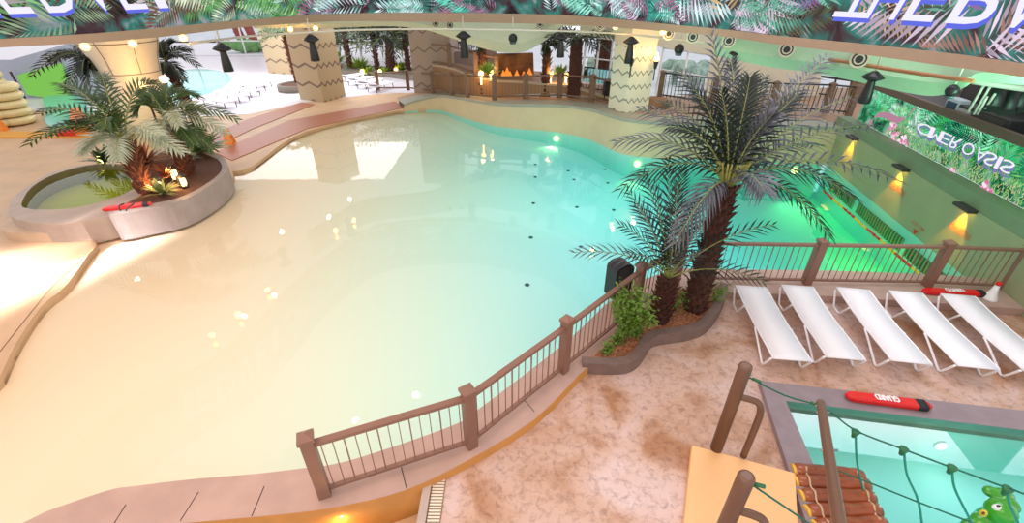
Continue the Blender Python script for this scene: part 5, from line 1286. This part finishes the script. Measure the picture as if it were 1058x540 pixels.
# ================================================================ FAR TERRACE
bp = smooth_line([G(x, y, 0) for x, y in [(172, 80), (185, 74), (207, 72), (230, 75), (240, 82), (232, 91), (212, 100), (180, 106), (158, 98)]], 4, True)
m = MB(); m.prism([(p.x, p.y) for p in bp], -.02, .05); tag(m.build('terrace_pool', M('terrace_pool_water', lin(110, 206, 200), .04, var=.25, scale=.5, spec=1)), 'round aqua pool on the bright terrace', 'pool')
m = MB(); bo = [p+(p-Vector((-21, 33, 0))).normalized()*.35 for p in bp]; m.prism([(p.x, p.y) for p in bo], 0, .08, holes=[[(p.x, p.y) for p in bp]]); struct(m.build('trim_14', white_m))
def far_lounger(pts, label, group=None, first=[None]):
    (x0, y0), (x1, y1) = pts; a, b = G(x0, y0, .35), G(x1, y1, .35); c = (a+b)/2; d = b-a; rz = math.atan2(d.y, d.x)
    L = max(1.8, min(2.3, d.length)); 
    if first[0] is None:
        t = thing('terrace_lounger', label, 'sun lounger'); m = MB(); m.box((0, 0, .33), (2.0, .72, .06), None, .02); m.build('sling', sling_m, t)
        for sx in (-.85, .85):
            for sy in (-.32, .32): m = MB(); m.tube([(sx, sy, 0), (sx, sy, .31)], .025, 6); m.build('leg', dark_m, t)
        m = MB(); m.box((-.75, 0, .42), (.5, .7, .04), Matrix.Rotation(R(20), 3, 'Y')); m.build('backrest', sling_m, t); first[0] = t
    else: t = dup(first[0], label=label)
    t.location = (c.x, c.y, .012); t.rotation_euler = (0, 0, rz); return t
fl1 = [((213, 101), (240, 105)), ((226, 96), (254, 99)), ((238, 91), (266, 94)), ((243, 86.5), (272, 88.5)), ((250, 83), (278, 84.5))]
ordn = ['nearest', 'second nearest', 'third nearest', 'fourth nearest', 'farthest']
for i, p in enumerate(fl1): far_lounger(p, 'white terrace lounger by the round aqua pool, %s to the pool deck' % ordn[i])
fl2 = [((349, 80), (378, 75)), ((359, 84), (386, 78)), ((370, 87), (394, 81)), ((382, 90), (403, 84))]
for i, p in enumerate(fl2): far_lounger(p, 'white lounger under the terrace palms, %s from the left zigzag pillar' % ['first', 'second', 'third', 'fourth'][i])
# window wall of the terrace
def wframe(name, px, Y, ytop, ybot, mat=white_m):
    t = bpy.data.objects.new(name, None); C.objects.link(t); struct(t); m = MB(); t.location = D(px[0], ybot, Y)
    for x in px: a = D(x, ybot, Y); m.tube([(a.x, Y, 0), (a.x, Y, 5.5)], .07, 4)
    for yy in (.1, 1.3, 3.2): m.tube([(D(px[0], 50, Y).x, Y, yy), (D(px[-1], 50, Y).x, Y, yy)], .05, 4)
    m.build('window_frame', mat, t)
    g = MB(); x0, x1 = D(px[0], 50, Y).x, D(px[-1], 50, Y).x; g.add([(x0, Y+.02, 0), (x1, Y+.02, 0), (x1, Y+.02, 5.5), (x0, Y+.02, 5.5)], [[0, 1, 2, 3]]); g.build('pane', water_glass, t)
wframe('window_4', [150, 178, 205, 232, 258, 282], 46, 20, 70); wframe('window_5', [300, 325, 350, 375, 400, 425, 450], 42, 20, 70)
m = MB(); m.prism([(-60, 46.5), (0, 42.5), (0, 90), (-80, 90)], -.2, 0); struct(m.build('floor', MATS['outdoor_paving']))
for i, (px, hgt, sprd, lab) in enumerate([(335, 3.6, 1.6, 'airy green shrub outside the terrace glass, nearest the left zigzag pillar'), (352, 4.6, 1.8, 'tall airy shrub outside the glass behind the second terrace palm'), (374, 4.2, 1.8, 'yellow-green airy shrub outside the glass between terrace palms'), (396, 4.6, 1.8, 'airy shrub outside the glass behind the thick terrace palm'), (416, 4.0, 1.6, 'airy shrub outside the glass behind the fifth terrace palm'), (434, 3.8, 1.4, 'airy shrub outside the glass beside the ramp pillar')]):
    p = D(px, 60, 44.5); t = thing('garden_shrub', lab, 'shrub', (p.x, 44.5, 0)); shrub(t, (p.x, 44.5, 0), hgt, sprd, 18, 26, M('garden_leaf' if i % 2 else 'garden_leaf_pale', lin(120, 160, 110) if i % 2 else lin(190, 206, 130), .6, var=.4, scale=1), 120+i, .42)
# round planter with palm by the pillar
pq = G(308, 93, 0); m = MB(); m.lathe((pq.x, pq.y, 0), [(1.15, 0), (1.15, .38), (.95, .38), (.95, .3)], 28); pp_ = thing('round_planter', 'low round grey planter at the foot of the left zigzag pillar', 'planter', (pq.x, pq.y, 0)); m.build('bowl', M('planter_grey', lin(130, 122, 112), .7, var=.1), pp_)
m = MB(); m.lathe((pq.x, pq.y, 0), [(.95, .3), (.01, .34)], 24, cap=False); m.build('soil', MATS['island_soil'], pp_)
def tpalm(bpx, tpx, label, r=.16, spread=1.9, nf=12, mat=None, Y=None, z0=0, seed=0, L=.55, up=.9, barkm=None):
    b = G(*bpx, z0); c = D(*tpx, b.y); t = thing('palm_tree', label, 'palm tree', b); trunk(b, c, r, r*.8, t, barkm or bark2_m, 60, seed, 1.4)
    rnd = random.Random(seed)
    for k in range(nf):
        w = k*2.4+seed; e = rnd.uniform(-.5, .9); tip = c+Vector((math.cos(w)*spread, math.sin(w)*spread, e*spread*.7))
        frond(c, tip, up*.8, L=L, n=16, wid=.09, root=t, mat=mat or leaf_m, seed=seed*10+k, droop=.4, ribr=.025)
    return t
tpalm((309, 90), (294, 38), 'palm with rusty trunk in the round planter by the left zigzag pillar', .16, 1.5, 12, isl_leaf, seed=11)
tl_ = [((341, 70), (328, 30)), ((363, 74), (354, 28)), ((391, 77), (384, 34)), ((404, 77), (402, 40)), ((423, 77), (416, 26)), ((431, 74), (430, 48))]
wds = ['first', 'second', 'third', 'fourth', 'fifth', 'sixth']
for i, (a, b) in enumerate(tl_):
    tpalm(a, b, 'slender palm in the terrace window row, %s from the left zigzag pillar' % wds[i], [.17, .22, .17, .34, .19, .2][i], [2.8, 3.0, 2.8, 3.4, 2.6, 1.8][i], 17, [leaf_m, leaf_m, leaf_m, leaf_m, leaf_m, isl_leaf][i], seed=20+i, L=.8, barkm=bark_m)
for i, (x, y, s, c, lab) in enumerate([(322, 76, 1.6, 'rust_leaf', 'rust red plant at the foot of the first terrace palm'), (350, 74, 1.3, 'rust_leaf', 'rust red plant between terrace palms behind the loungers'), (372, 74, 2.6, 'lime', 'tall lime green bush among the terrace palms'), (346, 68, 3.0, 'lime', 'tall lime green bush at the left of the terrace window row'), (380, 78, 1.6, 'lime', 'low yellow-green plant before the terrace palms'), (398, 78, 1.6, 'lime', 'low yellow-green plant at the foot of the thick terrace palm'), (414, 76, 2.2, 'lime', 'upright green plant right of the thick terrace palm'), (436, 74, 1.6, 'rust_leaf', 'rust red plant by the ramp pillar')]):
    mt_ = MATS['rust_leaf'] if c == 'rust_leaf' else M('lime_leaf', lin(160, 190, 70), .6, var=.4, scale=2)
    spiky(G(x, y, 0), 60, s*.55, mt_, lab, 60+i, 'terrace_plant')
    if i in (0, 1, 4, 5, 6):
        q = G(x-3, y, 0)+Vector((0, -.5, .35)); m = MB(); m.sph(q, .14, 10, 6); m.tube([q+Vector((0, 0, -.12)), q+Vector((0, 0, -.35))], .05, 6); tag(m.build('garden_lamp', EM('warm_garden', (1, .6, .2), 7)), 'warm garden lamp beside the '+lab[:60], 'lamp')
m = MB(); cu_ = smooth_line([G(x, y, 0) for x, y in [(322, 79), (350, 80), (372, 78), (400, 80), (420, 83), (440, 84), (446, 78), (420, 74), (380, 72), (330, 70)]], 2, True)
m.prism([(p.x, p.y) for p in cu_], 0, .3); struct(m.build('trim_15', MATS['planter_grey']))
for i, (x, yb, yt) in enumerate([(272, 40, 14), (261, 46, 18)]):
    a = D(x, yb+6, 52); tpalm((x, yb+22), (x-6, yb-12), 'outdoor palm with wrapped trunk beyond the terrace glass, '+['nearer the distant pillar', 'farther from the distant pillar'][i], .3, 2.0, 8, isl_leaf, seed=40+i, L=.7) if False else None
for i, (x, y) in enumerate([(247, 28), (259, 27)]):
    p = D(x, 60, 50); t = thing('outdoor_palm', 'red-wrapped palm trunk outside the terrace glass, '+['left of the pair', 'right of the pair'][i], 'palm tree', (p.x, 50, 0)); trunk((p.x+1, 50, 0), (p.x, 50, 4.9), .4, .35, t, M('rusty_wrap', lin(176, 84, 76), .8, var=.3), 60, 70+i, 1.5)
    m = MB(); rnd = random.Random(i)
    for k in range(10): m.sph((p.x+1+rnd.gauss(0, .6), 49+rnd.gauss(0, .3), .4+rnd.random()*.4), (.6, .5, .45), 8, 6)
    m.build('skirt_shrub', M('outdoor_green', lin(120, 170, 100), .8, var=.3), t)

# ================================================================ BACK FENCE, PANEL WALL, UPPER DECK
# fence along the outer part of the coping
def cop_point(x, y):   # z on the coping under pixel, iterated
    z = interp(x, WT)+.05; return G(x, y, z)
fpx = [(391, 93), (422, 93), (447.5, 96), (467, 98), (483, 100), (511, 103), (543, 102), (578, 101), (611, 105), (639, 112)]
fb = [cop_point(x, y) for x, y in fpx]
fe = thing('wooden_fence', 'brown post and rail fence along the curved coping behind the pool', 'fence', fb[0])
FH = 1.15
for p in fb: post_bm(p.x, p.y, p.z, FH, .2, .3).build('post', wood2_m, fe)
for a, b in zip(fb, fb[1:]):
    for nm, hh in (('top_rail', FH*.86), ('bottom_rail', .14)):
        m = MB(); m.tube([a+Vector((0, 0, hh)), b+Vector((0, 0, hh))], .045, 6); m.build(nm, wood2_m, fe)
# boarded wall right behind (ramp)
wpx = [(435, 95, 66), (455, 96, 67.5), (470, 98, 71), (483, 99, 76), (497, 100, 80), (513, 101, 83), (535, 100, 84), (560, 99, 86), (585, 99, 88), (600, 101, 91), (622, 104, 98), (645, 108, 106)]
wb, wt_ = [], []
for x, y, yt in wpx:
    z = interp(x, WT)+.03; p = G(x, y, z)+Vector((0, .5, 0)); p.z = z; zt_ = wall_z(x-(p.x/p.y)*.0, yt, p); wb.append(p); wt_.append(Vector((p.x, p.y, max(z+.1, zt_))))
wbs, wts = smooth_line(wb, 3), smooth_line(wt_, 3)
m = MB(); m.strip(wbs, wts); struct(m.build('wall_ramp', wood_m))
m = MB(); m.strip(wts, [p+Vector((p.x*.01, .3, 0)) for p in wts]); m.strip([p+Vector((0, -.02, 0)) for p in wts], [p+Vector((0, -.02, -.08)) for p in wts]); struct(m.build('trim_16', M('ramp_cap', lin(186, 166, 140), .6)))
m = MB(); m.strip([p+Vector((0, .28, 0)) for p in wts], [Vector((p.x*1.05, 27.0, p.z)) for p in wts]); struct(m.build('floor', M('upper_deck', lin(150, 118, 96), .7, var=.15)))
# orange wall end at the ramp head
# upper rail on the ramp
upx = [(440, 67, 48), (467, 69, 49), (491, 74, 53), (516, 80, 60)]
ur = thing('ramp_railing', 'brown railing on top of the boarded ramp wall', 'railing', wt_[0])
ub_ = []
for x, y, yt in upx:
    k = min(range(len(wts)), key=lambda i: abs(529+F*wts[i].x/(wts[i].y*cp+(EYE-wts[i].z)*sp_)-x)); ub_.append(wts[k]+Vector((0, .15, 0)))
for p in ub_: post_bm(p.x, p.y, p.z, 1.15, .2).build('post', wood2_m, ur)
for a, b in zip(ub_, ub_[1:]):
    for nm, hh in (('top_rail', 1.0), ('bottom_rail', .15)):
        m = MB(); m.tube([a+Vector((0, 0, hh)), b+Vector((0, 0, hh))], .045, 6); m.build(nm, wood2_m, ur)
# far side fence (upper deck)
fpx2 = [(552, 83, 60), (584, 87, 66), (618, 92, 74), (645, 98, 80)]
# fiery mural panel
t = thing('mural_wall', 'brown rock mural with glowing flames on the upper deck under the green dome', 'mural', D(530, 80, 25))
m = MB(); a = [D(510, 56, 25), D(551, 55, 25), D(552, 83, 25), D(514, 83, 25)]; m.add(a+[p+Vector((0, .3, 0)) for p in a], [[3, 2, 1, 0], [4, 5, 6, 7], [0, 1, 5, 4], [1, 2, 6, 5], [2, 3, 7, 6], [3, 0, 4, 7]])
m.build('panel', M('mural_rock', lin(150, 100, 60), .8, var=.7, scale=1.2, bump=.5, bscale=2, col2=lin(50, 34, 26)), t)
m = MB()
for x, y in ((520, 79), (527, 80), (534, 79), (541, 80), (547, 77), (524, 76)):
    q = D(x, y, 24.9); m.lathe(q, [(.1, -.1), (.16, .0), (.08, .15), (.02, .3)], 8)
m.build('flames', EM('mural_flame', (1, .28, .04), .9), t)
for x, y, lab in ((507, 75, 'glowing lamp left of the flame mural'), (569, 77, 'glowing lamp under the bushy indoor palm, left'), (585, 78, 'glowing lamp under the bushy indoor palm, right'), (497, 76, 'small glowing lamp on the upper deck beside the ramp')):
    q = D(x, y, 23.6); m = MB(); m.sph(q, .13, 10, 6); m.tube([q, q-Vector((0, 0, .5))], .04, 6); tag(m.build('deck_lamp', EM('deck_lamp', (1, .5, .15), 8)), lab, 'lamp'); light('deck_glow', 'POINT', q+Vector((0, -.3, .2)), 25, (1, .5, .18), .1)
# palms on the upper deck
def upalm(x, yb, yt, Y, label, r, spread, nf, mat, seed, L=.5):
    b = D(x, yb, Y); c = D(x+(529-x)*-.03, yt, Y); t = thing('palm_tree', label, 'palm tree', b); trunk(b-Vector((0, 0, 1.1)), c, r, r*.8, t, bark_m, 60, seed, 1.2); rnd = random.Random(seed)
    for k in range(nf):
        w = k*2.4+seed; e = rnd.uniform(-.35, .6); frond(c, c+Vector((math.cos(w)*spread, math.sin(w)*spread*.8, e*spread*.7)), .5, L=L, n=16, wid=.07, root=t, mat=mat, seed=seed*10+k, droop=.4, ribr=.02)
upalm(594, 84, 41, 22.5, 'bushy indoor palm on the upper deck left of the torch pillar', .32, 1.9, 16, leaf_m, 81, .6)
upalm(564, 80, 50, 23.5, 'small dark palm with rusty trunk right of the flame mural', .22, 1.0, 12, leaf_m, 82, .4)
upalm(499, 74, 46, 24, 'small palm with lit red trunk left of the flame mural', .2, 1.0, 11, leaf_m, 83, .4)
upalm(473, 62, 42, 29, 'distant potted palm behind the ramp railing', .15, 1.0, 10, leaf_m, 84, .4)
upalm(480, 60, 36, 33, 'distant trunk behind the ramp railing', .3, 1.2, 7, isl_leaf, 85, .4)
upalm(620, 66, 28, 27, 'outdoor palm outside the window, nearer the bushy palm', .28, 1.4, 8, isl_leaf, 86, .4)
upalm(627, 66, 26, 27, 'outdoor palm outside the window, nearer the torch pillar', .28, 1.4, 8, isl_leaf, 87, .4)
for i, (x, y, lab) in enumerate([(579, 80, 'leafy green plant at the foot of the bushy indoor palm'), (601, 82, 'leafy plant between bushy palm and window'), (504, 77, 'bright yellow-green plant beside the lit red trunk')]):
    spiky(D(x, y, 22.9), 44, .8, M('lime_leaf', lin(160, 190, 70), .6) if i != 1 else isl_leaf, lab, 90+i, 'deck_plant')
# grey low wall, white thing behind the ramp
m = MB(); a = [D(455, 55, 27.5), D(512, 50, 27.5), D(515, 66, 27.5), D(455, 72, 27.5)]; m.add(a+[p+Vector((0, .3, 0)) for p in a], [[3, 2, 1, 0], [4, 5, 6, 7], [0, 1, 5, 4], [1, 2, 6, 5], [2, 3, 7, 6], [3, 0, 4, 7]]); struct(m.build('wall_terrace', M('taupe_wall', lin(150, 130, 122), .7)))
# far outdoor pool seen by the bushy palm
q = [D(600, 70, 26), D(640, 74, 26), D(636, 92, 24), D(596, 88, 24)]
m = MB(); m.add(q, [[3, 2, 1, 0]]); tag(m.build('plunge_bath', M('aqua_bath', lin(150, 216, 222), .1, var=.2, scale=1), solid=.1), 'pale aqua bath behind the black railing left of the torch pillar', 'pool')
# black railings either side of the torch pillar
def rail_black(pts, z, label, h=1.05):
    bs = [G(x, y, z) for x, y in pts]; t = thing('terrace_railing', label, 'railing', bs[0])
    for p in bs: post_bm(p.x, p.y, z, h+.12, .18).build('post', wood2_m, t)
    for a, b in zip(bs, bs[1:]):
        for nm, hh, r in (('top_rail', h, .035), ('bottom_rail', .15, .03)):
            m = MB(); m.tube([a+Vector((0, 0, hh)), b+Vector((0, 0, hh))], r, 6); m.build(nm, dark_m, t)
        n = int((b-a).length/.16); m = MB()
        for k in range(1, n): p = a.lerp(b, k/n); m.box(p+Vector((0, 0, h/2)), (.025, .025, h-.1))
        m.build('balusters', dark_m, t)
rail_black([(599, 93), (634, 98)], 1.25, 'dark railing with wooden posts left of the torch pillar')
rail_black([(681, 101), (735, 109), (795, 115), (851, 117), (876, 120)], 1.25, 'dark railing with wooden posts running right from the torch pillar behind the palm')
bq = G(629, 101, 1.2); t = thing('litter_bin', 'black square bin leaning at the left of the torch pillar', 'bin', bq); m = MB(); m.box(bq+Vector((0, 0, .36)), (.55, .5, .7), None, .04); m.build('body', black_m, t); m = MB(); m.box(bq+Vector((0, 0, .74)), (.6, .54, .07), None, .02); m.build('lid', dark_m, t)
bq = G(676, 112, 1.2); m = MB(); m.lathe(bq, [(.3, 0), (.32, .3), (.2, .42), (.02, .46)], 14, sx=2); tag(m.build('rock', M('brown_rock', lin(150, 110, 80), .8, var=.3)), 'brown rock mound at the right foot of the torch pillar', 'rock')
# cream ceiling lamps mirrored in the pool: hanging over the hall
for i, (x, y) in enumerate([(333, 176), (349.5, 176.5), (361.5, 206.5), (340, 224), (291, 239.5), (369, 214), (357, 170), (519, 185), (549, 208), (549, 216), (142, 288), (252, 326), (283, 306), (430, 407), (367, 434), (605, 239), (628, 240), (594, 272), (590, 303)]):
    p = G(x, y, W); d = ray(x, y).normalized(); d.z = -d.z; q = p+d*((9.0-W)/d.z)
    t = thing('ceiling_lamp', 'small bright ceiling lamp hung high over the pool, mirrored in the water', 'lamp', q, group='ceiling lamps mirrored in the pool')
    m = MB(); m.lathe(q, [(.02, .3), (.16, .2), (.17, 0)], 14, cap=False); m.build('shade', white_m, t); m = MB(); m.sph(q, .14, 10, 6); m.build('bulb', EM('ceiling_bulb', (1, .85, .6), 60), t)
    m = MB(); m.tube([q+Vector((0, 0, .28)), (q.x, q.y, 10.5)], .01, 4); m.build('cord', dark_m, t)
